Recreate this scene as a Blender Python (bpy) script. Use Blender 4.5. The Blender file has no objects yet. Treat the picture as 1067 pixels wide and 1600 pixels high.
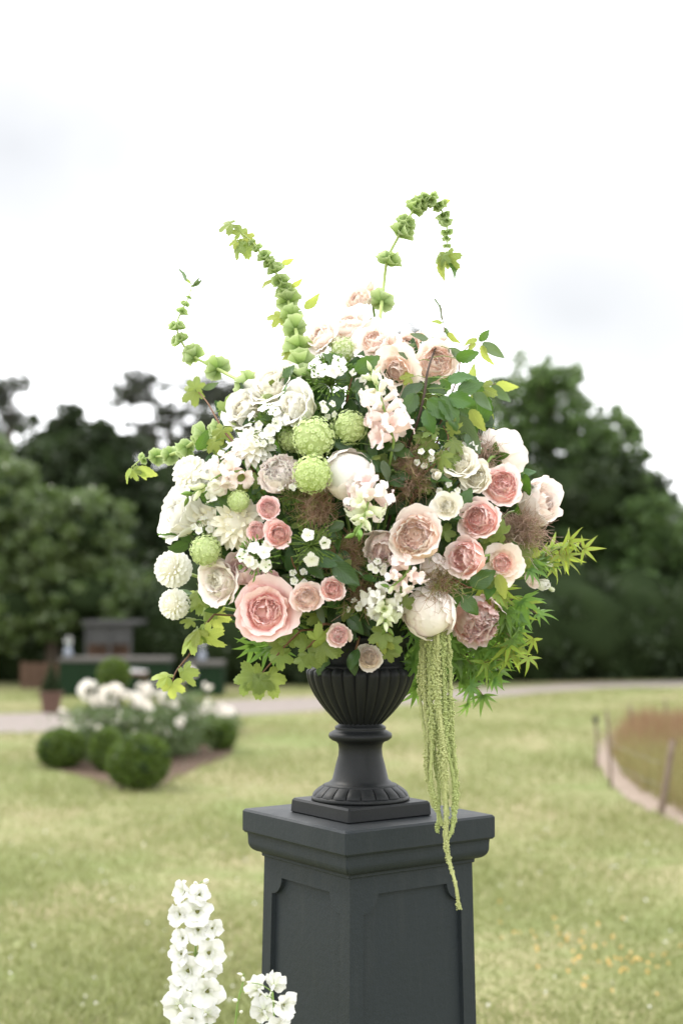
import bpy, math, random
import numpy as np
from mathutils import Vector, Matrix, Quaternion
from mathutils.geometry import tessellate_polygon

scene = bpy.context.scene
COL = scene.collection
R = math.radians
rng = np.random.default_rng(7)
random.seed(7)

# ------------------------------------------------------------------ camera
TILT = R(3.6)
CAMZ = 1.5
FPX = 50 / 36 * 1600            # focal length in photograph pixels
cam_data = bpy.data.cameras.new('camera')
cam = bpy.data.objects.new('camera', cam_data)
COL.objects.link(cam)
cam.location = (0, 0, CAMZ)
cam.rotation_euler = (R(90) + TILT, 0, 0)
cam_data.sensor_fit = 'VERTICAL'
cam_data.sensor_height = 36
cam_data.lens = 50
cam_data.clip_start = 0.05
cam_data.clip_end = 2000
cam_data.dof.use_dof = True
cam_data.dof.focus_distance = 2.64
cam_data.dof.aperture_fstop = 2.5
scene.camera = cam

# ------------------------------------------------------------------ sky and sun (thin bright overcast, sun high behind left)
SUN_EL, SUN_AZ = R(50), R(-62)      # azimuth from +Y (view direction), negative = left
world = bpy.data.worlds.new('World')
scene.world = world
world.use_nodes = True
nt = world.node_tree
nt.nodes.clear()
wo = nt.nodes.new('ShaderNodeOutputWorld')
sky = nt.nodes.new('ShaderNodeTexSky')
sky.sky_type = 'NISHITA'
sky.sun_disc = False
sky.sun_elevation = SUN_EL
sky.sun_rotation = SUN_AZ
bg1 = nt.nodes.new('ShaderNodeBackground')
bg1.inputs['Strength'].default_value = 0.12
nt.links.new(sky.outputs[0], bg1.inputs[0])
tc = nt.nodes.new('ShaderNodeTexCoord')
mp = nt.nodes.new('ShaderNodeMapping')
mp.inputs['Scale'].default_value = (1.0, 1.0, 2.2)
mp.inputs['Location'].default_value = (7.7, 2.1, 3.9)
nt.links.new(tc.outputs['Generated'], mp.inputs[0])
nz = nt.nodes.new('ShaderNodeTexNoise')
nz.inputs['Scale'].default_value = 2.2
nz.inputs['Detail'].default_value = 2.5
nz.inputs['Roughness'].default_value = 0.5
nt.links.new(mp.outputs[0], nz.inputs['Vector'])
rp = nt.nodes.new('ShaderNodeValToRGB')
rp.color_ramp.interpolation = 'EASE'
for pos, c_ in ((0.28, 0.66), (0.41, 0.76), (0.60, 1.0)):
    e_ = rp.color_ramp.elements.new(pos)
    e_.color = (c_, c_ * 1.005, c_ * 1.02, 1)
rp.color_ramp.elements.remove(rp.color_ramp.elements[0])
rp.color_ramp.elements.remove(rp.color_ramp.elements[-1])
nt.links.new(nz.outputs[0], rp.inputs[0])
bg2 = nt.nodes.new('ShaderNodeBackground')
bg2.inputs['Strength'].default_value = 1.5
# two faint grey cloud banks in the otherwise even white cover


def px_dir(px, py):
    x, y = (px - 533.5) / FPX, (800 - py) / FPX
    return Vector((x, math.cos(TILT) - y * math.sin(TILT), math.sin(TILT) + y * math.cos(TILT))).normalized()


def wn(typ, op=None):
    n_ = nt.nodes.new(typ)
    if op:
        n_.operation = op
    return n_


nz2 = wn('ShaderNodeTexNoise')
nz2.inputs['Scale'].default_value = 9
nz2.inputs['Detail'].default_value = 3
nt.links.new(tc.outputs['Generated'], nz2.inputs['Vector'])
col_out = rp.outputs[0]
for (cx_, cy_), (sx_, sz_), dark in (((20, 225), (6.5, 10.0), .268), ((900, 485), (5.0, 11.0), .274)):
    sb = wn('ShaderNodeVectorMath', 'SUBTRACT')
    nt.links.new(tc.outputs['Generated'], sb.inputs[0])
    sb.inputs[1].default_value = px_dir(cx_, cy_)
    ml = wn('ShaderNodeVectorMath', 'MULTIPLY')
    nt.links.new(sb.outputs[0], ml.inputs[0])
    ml.inputs[1].default_value = (sx_, 7.0, sz_)
    ln = wn('ShaderNodeVectorMath', 'LENGTH')
    nt.links.new(ml.outputs[0], ln.inputs[0])
    ad = wn('ShaderNodeMath', 'MULTIPLY_ADD')
    nt.links.new(nz2.outputs[0], ad.inputs[0])
    ad.inputs[1].default_value = .9
    nt.links.new(ln.outputs['Value'], ad.inputs[2])
    r2 = nt.nodes.new('ShaderNodeValToRGB')
    el = r2.color_ramp.elements
    el[0].position, el[0].color = .45, (dark, dark * 1.01, dark * 1.025, 1)
    el[1].position, el[1].color = .86, (.308, .309, .310, 1)
    nt.links.new(ad.outputs[0], r2.inputs[0])
    r3 = nt.nodes.new('ShaderNodeValToRGB')
    r3.color_ramp.interpolation = 'EASE'
    el = r3.color_ramp.elements
    el[0].position, el[0].color = .84, (1, 1, 1, 1)
    el[1].position, el[1].color = 1.0, (0, 0, 0, 1)
    nt.links.new(ad.outputs[0], r3.inputs[0])
    mxc = nt.nodes.new('ShaderNodeMix')
    mxc.data_type = 'RGBA'
    nt.links.new(r3.outputs[0], mxc.inputs[0])
    nt.links.new(col_out, mxc.inputs[6])
    nt.links.new(r2.outputs[0], mxc.inputs[7])
    col_out = mxc.outputs[2]
nt.links.new(col_out, bg2.inputs[0])
mx = nt.nodes.new('ShaderNodeMixShader')
mx.inputs[0].default_value = 0.94
nt.links.new(bg1.outputs[0], mx.inputs[1])
nt.links.new(bg2.outputs[0], mx.inputs[2])
nt.links.new(mx.outputs[0], wo.inputs[0])

sun_data = bpy.data.lights.new('sun', 'SUN')
sun_data.energy = 1.3
sun_data.angle = R(9)
sun_data.color = (1.0, 0.95, 0.87)
sun = bpy.data.objects.new('sun', sun_data)
COL.objects.link(sun)
sdir = Vector((math.sin(SUN_AZ) * math.cos(SUN_EL), math.cos(SUN_AZ) * math.cos(SUN_EL), math.sin(SUN_EL)))
sun.location = sdir * 30
sun.rotation_euler = sdir.to_track_quat('Z', 'Y').to_euler()

scene.view_settings.view_transform = 'Standard'
scene.view_settings.look = 'None'
scene.view_settings.exposure = 1.15
scene.view_settings.gamma = 1.0
scene.view_settings.use_curve_mapping = False
scene.cycles.use_denoising = True
scene.cycles.max_bounces = 14
scene.cycles.diffuse_bounces = 8
scene.cycles.transmission_bounces = 8
scene.cycles.transparent_max_bounces = 6
scene.cycles.sample_clamp_indirect = 6


# ------------------------------------------------------------------ helpers
def P(px, py, Y):
    """point at depth Y that the photograph shows at pixel (px, py)"""
    x = (px - 533.5) / FPX
    y = (800 - py) / FPX
    d = Vector((x, math.cos(TILT) - y * math.sin(TILT), math.sin(TILT) + y * math.cos(TILT)))
    return Vector((0, 0, CAMZ)) + d * (Y / d.y)


def G(px, py):
    """point on the ground plane seen at a pixel"""
    x = (px - 533.5) / FPX
    y = (800 - py) / FPX
    d = Vector((x, math.cos(TILT) - y * math.sin(TILT), math.sin(TILT) + y * math.cos(TILT)))
    return Vector((0, 0, CAMZ)) + d * (-CAMZ / d.z)


class MB:
    """collects vertices, faces and per-vertex uv"""
    def __init__(s):
        s.V, s.F, s.U, s.n = [], [], [], 0

    def add(s, V, F, U=None):
        V = np.asarray(V, float).reshape(-1, 3)
        if U is None:
            U = np.zeros((len(V), 2))
        s.V.append(V)
        s.U.append(np.asarray(U, float).reshape(-1, 2))
        n = s.n
        s.F.extend([tuple(int(i) + n for i in f) for f in F])
        s.n += len(V)
        return s

    def mesh(s, name, mat, smooth=True):
        return mesh(name, np.vstack(s.V), s.F, np.vstack(s.U), mat, smooth)


def mesh(name, V, F, U=None, mat=None, smooth=True):
    me = bpy.data.meshes.new(name)
    V = np.asarray(V, float)
    if isinstance(F, np.ndarray):
        k = F.shape[1]
        me.vertices.add(len(V))
        me.vertices.foreach_set('co', V.ravel())
        me.loops.add(F.size)
        me.loops.foreach_set('vertex_index', F.ravel().astype(np.int32))
        me.polygons.add(len(F))
        me.polygons.foreach_set('loop_start', np.arange(0, F.size, k, dtype=np.int32))
        me.update(calc_edges=True)
        loops = F.ravel()
    else:
        me.from_pydata(V.tolist(), [], F)
        loops = None
    if U is not None:
        uvl = me.uv_layers.new(name='UVMap')
        if loops is None:
            loops = np.zeros(len(me.loops), dtype=np.int32)
            me.loops.foreach_get('vertex_index', loops)
        uvl.data.foreach_set('uv', np.asarray(U, float)[loops].ravel())
    if smooth:
        me.polygons.foreach_set('use_smooth', np.ones(len(me.polygons), dtype=bool))
    if mat is not None:
        me.materials.append(mat)
    me.update()
    return me


def obj(name, me, parent=None, loc=None, rot=None, scale=None, mat4=None):
    o = bpy.data.objects.new(name, me)
    COL.objects.link(o)
    if parent is not None:
        o.parent = parent
    if mat4 is not None:
        o.matrix_basis = mat4
    if loc is not None:
        o.location = loc
    if rot is not None:
        o.rotation_euler = rot
    if scale is not None:
        o.scale = (scale,) * 3 if not hasattr(scale, '__len__') else scale
    return o


def tag(o, label, cat, group=None, kind=None):
    o['label'] = label
    if cat:
        o['category'] = cat
    if group:
        o['group'] = group
    if kind:
        o['kind'] = kind
    return o


def thing(name, label, cat, loc=(0, 0, 0), group=None, rot=None, scale=None):
    o = obj(name, None, loc=loc, rot=rot, scale=scale)
    return tag(o, label, cat, group)


def struct(o):
    o['kind'] = 'structure'
    return o


def smoothpath(pts, n):
    """Catmull-Rom through points, n samples, by arc length"""
    p = np.array([tuple(q) for q in pts], float)
    p = np.vstack([2 * p[0] - p[1], p, 2 * p[-1] - p[-2]])
    out = []
    for i in range(1, len(p) - 2):
        t = np.linspace(0, 1, 16, endpoint=False)[:, None]
        a, b, c, d = p[i - 1], p[i], p[i + 1], p[i + 2]
        out.append(0.5 * (2 * b + (c - a) * t + (2 * a - 5 * b + 4 * c - d) * t ** 2 + (3 * b - a - 3 * c + d) * t ** 3))
    out.append(p[-2][None])
    q = np.vstack(out)
    s = np.concatenate([[0], np.cumsum(np.linalg.norm(np.diff(q, axis=0), axis=1))])
    u = np.linspace(0, s[-1], n)
    return np.stack([np.interp(u, s, q[:, k]) for k in range(3)], 1)


def tube(path, rad, sides=6, cap=True):
    path = np.asarray(path, float)
    n = len(path)
    rad = np.broadcast_to(np.asarray(rad, float), (n,)) if np.ndim(rad) == 0 else np.interp(np.linspace(0, 1, n), np.linspace(0, 1, len(rad)), rad)
    T = np.gradient(path, axis=0)
    T /= np.linalg.norm(T, axis=1)[:, None] + 1e-9
    ref = np.array([0.31, 0.52, 0.8]) if abs(T[0] @ np.array([0.31, 0.52, 0.8])) < 0.9 else np.array([1.0, 0, 0])
    N = np.zeros_like(T)
    nrm = ref - (ref @ T[0]) * T[0]
    for i in range(n):
        nrm = nrm - (nrm @ T[i]) * T[i]
        nrm /= np.linalg.norm(nrm) + 1e-9
        N[i] = nrm
    B = np.cross(T, N)
    a = np.arange(sides) * 2 * np.pi / sides
    V = path[:, None] + rad[:, None, None] * (np.cos(a)[None, :, None] * N[:, None] + np.sin(a)[None, :, None] * B[:, None])
    V = V.reshape(-1, 3)
    F = []
    for i in range(n - 1):
        for j in range(sides):
            k = (j + 1) % sides
            F.append((i * sides + j, i * sides + k, (i + 1) * sides + k, (i + 1) * sides + j))
    if cap:
        F.append(tuple(range(sides - 1, -1, -1)))
        F.append(tuple(range((n - 1) * sides, n * sides)))
    U = np.stack([np.tile(np.linspace(0, 1, sides), n), np.repeat(np.linspace(0, 1, n), sides)], 1)
    return V, F, U


def lathe(prof, seg=48, ripple=None):
    """prof: list of (r, z). ripple(a, i) gives a radius factor"""
    V, F = [], []
    n = len(prof)
    for i, (r, z) in enumerate(prof):
        for j in range(seg):
            a = 2 * math.pi * j / seg
            rr = r * (ripple(a, i) if ripple else 1)
            V.append((rr * math.cos(a), rr * math.sin(a), z))
    for i in range(n - 1):
        for j in range(seg):
            k = (j + 1) % seg
            F.append((i * seg + j, i * seg + k, (i + 1) * seg + k, (i + 1) * seg + j))
    U = [(j / seg, i / n) for i in range(n) for j in range(seg)]
    return V, F, U


def box(c, s, rz=0):
    cx, cy, cz = c
    V = np.array([(x, y, z) for z in (-.5, .5) for x, y in ((-.5, -.5), (.5, -.5), (.5, .5), (-.5, .5))]) * np.array(s)
    co, si = math.cos(rz), math.sin(rz)
    V = np.stack([V[:, 0] * co - V[:, 1] * si + cx, V[:, 0] * si + V[:, 1] * co + cy, V[:, 2] + cz], 1)
    F = [(3, 2, 1, 0), (4, 5, 6, 7), (0, 1, 5, 4), (1, 2, 6, 5), (2, 3, 7, 6), (3, 0, 4, 7)]
    return V, F


# ------------------------------------------------------------------ materials
class NT:
    def __init__(s, name):
        s.m = bpy.data.materials.new(name)
        s.m.use_nodes = True
        s.t = s.m.node_tree
        s.t.nodes.clear()
        s.out = s.t.nodes.new('ShaderNodeOutputMaterial')

    def n(s, typ, **kw):
        nd = s.t.nodes.new(typ)
        for k, v in kw.items():
            if k in nd.inputs:
                s.set(nd.inputs[k], v)
            else:
                setattr(nd, k, v)
        return nd

    def set(s, inp, v):
        if hasattr(v, 'is_linked') or isinstance(v, bpy.types.NodeSocket):
            s.t.links.new(v, inp)
        else:
            if hasattr(v, '__len__') and len(v) == 3 and inp.type == 'RGBA':
                v = (*v, 1)
            inp.default_value = v

    def ramp(s, fac, stops):
        r = s.t.nodes.new('ShaderNodeValToRGB')
        e = r.color_ramp.elements
        while len(e) < len(stops):
            e.new(0.5)
        for k, (p, c) in enumerate(stops):
            e[k].position = p
            e[k].color = (*c, 1)
        s.t.links.new(fac, r.inputs[0])
        return r.outputs[0]

    def mix(s, fac, a, b, mode='MIX'):
        m = s.t.nodes.new('ShaderNodeMix')
        m.data_type = 'RGBA'
        m.blend_type = mode
        s.set(m.inputs[0], fac)
        s.set(m.inputs[6], a)
        s.set(m.inputs[7], b)
        return m.outputs[2]

    def noise(s, scale, detail=3, rough=.5, coord='Object', stretch=None):
        tcn = s.t.nodes.new('ShaderNodeTexCoord')
        src = tcn.outputs[coord]
        if stretch:
            mpn = s.t.nodes.new('ShaderNodeMapping')
            mpn.inputs['Scale'].default_value = stretch
            s.t.links.new(src, mpn.inputs[0])
            src = mpn.outputs[0]
        nn = s.t.nodes.new('ShaderNodeTexNoise')
        nn.inputs['Scale'].default_value = scale
        nn.inputs['Detail'].default_value = detail
        nn.inputs['Roughness'].default_value = rough
        s.t.links.new(src, nn.inputs['Vector'])
        return nn.outputs[0]

    def uv(s):
        u = s.t.nodes.new('ShaderNodeUVMap')
        sp = s.t.nodes.new('ShaderNodeSeparateXYZ')
        s.t.links.new(u.outputs[0], sp.inputs[0])
        return sp.outputs[0], sp.outputs[1]

    def bump(s, h, strength=.3, dist=.01):
        b = s.t.nodes.new('ShaderNodeBump')
        b.inputs['Strength'].default_value = strength
        b.inputs['Distance'].default_value = dist
        s.t.links.new(h, b.inputs['Height'])
        return b.outputs[0]

    def finish(s, col, rough=.6, spec=.3, trans=0, tcol=None, normal=None, metallic=0, sheen=0):
        p = s.t.nodes.new('ShaderNodeBsdfPrincipled')
        s.set(p.inputs['Base Color'], col)
        s.set(p.inputs['Roughness'], rough)
        p.inputs['Specular IOR Level'].default_value = spec
        p.inputs['Metallic'].default_value = metallic
        if sheen:
            p.inputs['Sheen Weight'].default_value = sheen
        if normal is not None:
            s.t.links.new(normal, p.inputs['Normal'])
        if trans:
            tr = s.t.nodes.new('ShaderNodeBsdfTranslucent')
            s.set(tr.inputs[0], tcol if tcol is not None else col)
            mxs = s.t.nodes.new('ShaderNodeMixShader')
            mxs.inputs[0].default_value = trans
            s.t.links.new(p.outputs[0], mxs.inputs[1])
            s.t.links.new(tr.outputs[0], mxs.inputs[2])
            s.t.links.new(mxs.outputs[0], s.out.inputs[0])
        else:
            s.t.links.new(p.outputs[0], s.out.inputs[0])
        return s.m


def m_petal(name, base, mid, tip, trans=.24, vein=.05):
    t = NT(name)
    u, v = t.uv()
    c = t.ramp(v, [(0.0, base), (0.45, mid), (1.0, tip)])
    oi = t.n('ShaderNodeObjectInfo')
    hv = t.n('ShaderNodeHueSaturation')
    t.set(hv.inputs['Color'], c)
    mr = t.n('ShaderNodeMapRange')
    t.set(mr.inputs[0], oi.outputs['Random'])
    mr.inputs[3].default_value = .94
    mr.inputs[4].default_value = 1.04
    t.set(hv.inputs['Value'], mr.outputs[0])
    mr2 = t.n('ShaderNodeMapRange')
    t.set(mr2.inputs[0], oi.outputs['Random'])
    mr2.inputs[3].default_value = 1.1
    mr2.inputs[4].default_value = .88
    t.set(hv.inputs['Saturation'], mr2.outputs[0])
    # fine lengthwise veins
    cmb = t.n('ShaderNodeCombineXYZ')
    t.set(cmb.inputs[0], u)
    t.set(cmb.inputs[1], v)
    mpn = t.n('ShaderNodeMapping')
    mpn.inputs['Scale'].default_value = (26, 1.6, 1)
    t.set(mpn.inputs[0], cmb.outputs[0])
    nn = t.n('ShaderNodeTexNoise', Scale=1.0, Detail=3.0)
    t.set(nn.inputs['Vector'], mpn.outputs[0])
    c2 = t.mix(vein, hv.outputs[0], nn.outputs[0], 'OVERLAY')
    mp2 = t.n('ShaderNodeMapping')
    mp2.inputs['Scale'].default_value = (3.2, 2.2, 1)
    t.set(mp2.inputs[0], cmb.outputs[0])
    vadd = t.n('ShaderNodeVectorMath', operation='ADD')
    t.set(vadd.inputs[0], mp2.outputs[0])
    t.set(vadd.inputs[1], oi.outputs['Location'])
    n2 = t.n('ShaderNodeTexNoise', Scale=1.0, Detail=4.0)
    t.set(n2.inputs['Vector'], vadd.outputs[0])
    hsum = t.n('ShaderNodeMath', operation='MULTIPLY_ADD')
    t.set(hsum.inputs[0], n2.outputs[0])
    hsum.inputs[1].default_value = 3.0
    t.set(hsum.inputs[2], nn.outputs[0])
    bp = t.bump(hsum.outputs[0], .3, .003)
    return t.finish(c2, .72, .12, trans, normal=bp, sheen=.1)


def m_leaf(name, col, dark, tcol, trans=.35, rough=.42, spec=.4, vein=.5, edge=None):
    t = NT(name)
    u, v = t.uv()
    nz_ = t.noise(9, 3, .6)
    oi = t.n('ShaderNodeObjectInfo')
    c = t.mix(nz_, dark, col)
    hv = t.n('ShaderNodeHueSaturation')
    t.set(hv.inputs['Color'], c)
    mr = t.n('ShaderNodeMapRange')
    t.set(mr.inputs[0], oi.outputs['Random'])
    mr.inputs[3].default_value = .75
    mr.inputs[4].default_value = 1.25
    t.set(hv.inputs['Value'], mr.outputs[0])
    mr2 = t.n('ShaderNodeMapRange')
    t.set(mr2.inputs[0], oi.outputs['Random'])
    mr2.inputs[3].default_value = .485
    mr2.inputs[4].default_value = .515
    t.set(hv.inputs['Hue'], mr2.outputs[0])
    # veins: herringbone waves off the midrib, u = 0 at the midrib, 1 at the edge
    ab = t.n('ShaderNodeMath', operation='ABSOLUTE')
    t.set(ab.inputs[0], u)
    w = t.n('ShaderNodeMath', operation='MULTIPLY_ADD')
    t.set(w.inputs[0], ab.outputs[0])
    w.inputs[1].default_value = -0.45
    t.set(w.inputs[2], v)
    s_ = t.n('ShaderNodeMath', operation='MULTIPLY')
    t.set(s_.inputs[0], w.outputs[0])
    s_.inputs[1].default_value = 44
    sn = t.n('ShaderNodeMath', operation='SINE')
    t.set(sn.inputs[0], s_.outputs[0])
    pw = t.ramp(sn.outputs[0], [(.75, (0, 0, 0)), (1.0, (1, 1, 1))])
    mid = t.ramp(ab.outputs[0], [(0.0, (1, 1, 1)), (.08, (0, 0, 0))])
    vv = t.mix(1.0, pw, mid, 'LIGHTEN')
    f = t.n('ShaderNodeMath', operation='MULTIPLY')
    t.set(f.inputs[0], vv)
    f.inputs[1].default_value = vein
    light = tuple(min(1, x * 1.5 + .02) for x in col)
    c2 = t.mix(f.outputs[0], hv.outputs[0], light)
    if edge:
        e = t.ramp(ab.outputs[0], [(.75, (0, 0, 0)), (1.0, (1, 1, 1))])
        c2 = t.mix(e, c2, edge)
    bp = t.bump(vv, -.35, .003)
    return t.finish(c2, rough, spec, trans, tcol, normal=bp)


def m_plain(name, a, b, scale=20, rough=.6, spec=.3, trans=0, tcol=None, bump=0, detail=4, rnd=False, coord='Object', vr=(.6, 1.45)):
    t = NT(name)
    nz_ = t.noise(scale, detail, .55, coord)
    c = t.mix(nz_, a, b)
    if rnd:
        u, v = t.uv()
        hv = t.n('ShaderNodeHueSaturation')
        t.set(hv.inputs['Color'], c)
        mr = t.n('ShaderNodeMapRange')
        t.set(mr.inputs[0], u)
        mr.inputs[3].default_value = vr[0]
        mr.inputs[4].default_value = vr[1]
        t.set(hv.inputs['Value'], mr.outputs[0])
        mr2 = t.n('ShaderNodeMapRange')
        t.set(mr2.inputs[0], u)
        mr2.inputs[3].default_value = .49
        mr2.inputs[4].default_value = .51
        t.set(hv.inputs['Hue'], mr2.outputs[0])
        c = hv.outputs[0]
    nb = t.bump(nz_, bump, .01) if bump else None
    return t.finish(c, rough, spec, trans, tcol, normal=nb)

# ================================================================== BACKGROUND
M = {}


def lawn_mat():
    t = NT('lawn_soil_grass')
    n1 = t.noise(.55, 4, .55)
    n2 = t.noise(3.2, 4, .55)
    n3 = t.noise(60, 3, .7)
    tan = t.mix(n3, (.235, .205, .112), (.33, .295, .172))
    grn = t.mix(n3, (.145, .185, .068), (.235, .27, .11))
    m = t.n('ShaderNodeMath', operation='MULTIPLY_ADD')
    t.set(m.inputs[0], n2)
    m.inputs[1].default_value = .55
    t.set(m.inputs[2], n1)
    f = t.ramp(m.outputs[0], [(.58, (0, 0, 0)), (.92, (1, 1, 1))])
    c = t.mix(f, grn, tan)
    return t.finish(c, .9, .1, normal=t.bump(n3, .6, .03))


M['lawn'] = lawn_mat()
M['gravel'] = m_plain('gravel', (.17, .145, .13), (.26, .23, .21), 6, .95, .1, bump=.3)
M['soil'] = m_plain('soil', (.05, .035, .025), (.13, .09, .065), 14, .95, .1, bump=.5)
M['sand'] = m_plain('pinkish_soil', (.20, .155, .125), (.29, .235, .19), 9, .95, .1, bump=.4)


def sheet(name, pts, z, mat):
    V = [(p[0], p[1], z) for p in pts]
    tri = tessellate_polygon([[Vector(v) for v in V]])
    F = []
    for a, b, c in tri:
        va, vb, vc = (Vector(V[i]) for i in (a, b, c))
        F.append((a, b, c) if (vb - va).cross(vc - va).z > 0 else (a, c, b))
    return struct(obj(name, mesh(name, V, F, None, mat, False)))


def smooth_outline(pts, n=60):
    q = smoothpath([(*p, 0) for p in pts] + [(*pts[0], 0)], n)
    return [(a, b) for a, b, _ in q[:-1]]


struct(obj('lawn', mesh('lawn', [(-400, -60, 0), (400, -60, 0), (400, 900, 0), (-400, 900, 0)], [(0, 1, 2, 3)], None, M['lawn'], False)))

# gravel path crossing behind the rose bed and running off to the right
pa = [G(-260, 1150), G(0, 1146), G(140, 1140), G(330, 1121), G(480, 1112), G(640, 1100), G(800, 1087), G(930, 1077), G(1180, 1070)]
pb = [G(1180, 1062), G(930, 1068), G(800, 1075), G(640, 1081), G(480, 1090), G(330, 1096), G(140, 1110), G(0, 1116), G(-260, 1122)]
sa = smoothpath(pa, 40)
sb_path = smoothpath(pb, 40)
sheet('gravel_path', [(p[0], p[1]) for p in sa] + [(p[0], p[1]) for p in sb_path], .004, M['gravel'])
# soil of the rose bed
bed = [G(60, 1196), G(120, 1212), G(215, 1240), G(300, 1205), G(365, 1176), G(330, 1150), G(230, 1140), G(130, 1158)]
sheet('flower_bed', smooth_outline([(p.x, p.y) for p in bed]), .006, M['soil'])
# bare strip round the long grass on the right
rb = [G(930, 1190), G(952, 1222), G(985, 1252), G(1067, 1292), G(1250, 1350), G(1500, 1300), G(1300, 1120), G(1060, 1118), G(950, 1150)]
sheet('bare_soil_strip', smooth_outline([(p.x, p.y) for p in rb]), .006, M['sand'])


# ---- leaf clouds
def leaf_quads(C, size, up=.4, aspect=.55, fold=.12, tint=None):
    n = len(C)
    a = rng.normal(size=(n, 3))
    a /= np.linalg.norm(a, axis=1)[:, None]
    nr = rng.normal(size=(n, 3)) + np.array([0, 0, up * 2])
    nr -= (nr * a).sum(1)[:, None] * a
    nr /= np.linalg.norm(nr, axis=1)[:, None] + 1e-9
    b = np.cross(nr, a)
    L = (np.broadcast_to(size, (n,)) * rng.uniform(.7, 1.3, n))[:, None]
    p0 = C - a * L * .5
    p2 = C + a * L * .5
    p1 = C + b * L * aspect * .5 + nr * L * fold
    p3 = C - b * L * aspect * .5 + nr * L * fold
    V = np.stack([p0, p1, p2, p3], 1).reshape(-1, 3)
    F = np.arange(4 * n).reshape(n, 4)
    r = rng.uniform(0, 1, n) if tint is None else tint
    U = np.repeat(np.stack([r, rng.uniform(0, 1, n)], 1), 4, axis=0)
    return V, F, U


def crown_points(blobs, n, clumps=26, cr=.3, shell=(.62, 1.05), flat=.75):
    out, tint = [], []
    vol = np.array([b[1] * b[2] * b[3] for b in blobs]) ** .67
    vol /= vol.sum()
    for b, w in zip(blobs, vol):
        c = np.array(b[0])
        r3 = np.array(b[1:4])
        d = rng.normal(size=(clumps, 3))
        d /= np.linalg.norm(d, axis=1)[:, None]
        cc = c + d * r3 * rng.uniform(shell[0], shell[1], (clumps, 1))
        k = max(4, int(n * w / clumps))
        ct = rng.uniform(0, 1, clumps)
        for q, tq in zip(cc, ct):
            e = rng.normal(size=(k, 3))
            e /= np.linalg.norm(e, axis=1)[:, None]
            e *= rng.uniform(0, 1, (k, 1)) ** .5
            out.append(q + e * r3.mean() * cr * np.array([1, 1, flat]) * rng.uniform(.7, 1.35))
            tint.append(np.clip(tq * .6 + rng.uniform(0, .4, k), 0, 1))
    return np.vstack(out), np.concatenate(tint)


def core_mesh(blobs, f, mat, name='shade_core'):
    mb = MB()
    for b in blobs:
        c = np.array(b[0])
        r3 = np.array(b[1:4]) * f
        seg, ring = 20, 12
        V = []
        ph = rng.uniform(0, 6, 6)
        for i in range(ring + 1):
            th = math.pi * i / ring
            for j in range(seg):
                a = 2 * math.pi * j / seg
                d = np.array([math.sin(th) * math.cos(a), math.sin(th) * math.sin(a), math.cos(th)])
                k = 1 + .10 * math.sin(5 * d[0] + ph[0]) * math.sin(5 * d[1] + ph[1]) + .08 * math.sin(9 * d[2] + ph[2] + 4 * d[0])
                V.append(c + d * r3 * k)
        F = [(i * seg + j, (i + 1) * seg + j, (i + 1) * seg + (j + 1) % seg, i * seg + (j + 1) % seg) for i in range(ring) for j in range(seg)]
        mb.add(V, F)
    return mb.mesh(name, mat)


M['core'] = m_plain('shaded_foliage_inner', (.012, .020, .008), (.025, .038, .014), 3, .9, .05)  # shade within the foliage, painted as near-black green on solid lumps
M['bark'] = m_plain('bark', (.035, .028, .022), (.10, .08, .06), 12, .95, .1, bump=.6)
M['t_right'] = m_plain('lime_tree_leaf', (.050, .090, .030), (.105, .165, .055), 1.2, .42, .4, .35, (.17, .26, .07), rnd=True)
M['t_shrub'] = m_plain('laurel_leaf', (.055, .095, .028), (.14, .18, .065), 1.5, .3, .6, .25, (.12, .2, .03), rnd=True)
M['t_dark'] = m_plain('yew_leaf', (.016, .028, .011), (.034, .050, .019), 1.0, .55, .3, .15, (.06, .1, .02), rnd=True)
M['t_pine'] = m_plain('pine_leaf', (.04, .047, .037), (.075, .08, .062), 1.0, .6, .25, .15, (.06, .08, .03), rnd=True)
M['t_box'] = m_plain('box_leaf', (.045, .080, .012), (.11, .165, .022), 3.0, .45, .4, .25, (.14, .22, .02), rnd=True)
M['t_rose'] = m_plain('rose_bush_leaf', (.06, .10, .04), (.15, .19, .085), 4.0, .5, .35, .3, (.13, .2, .05), rnd=True)


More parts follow.
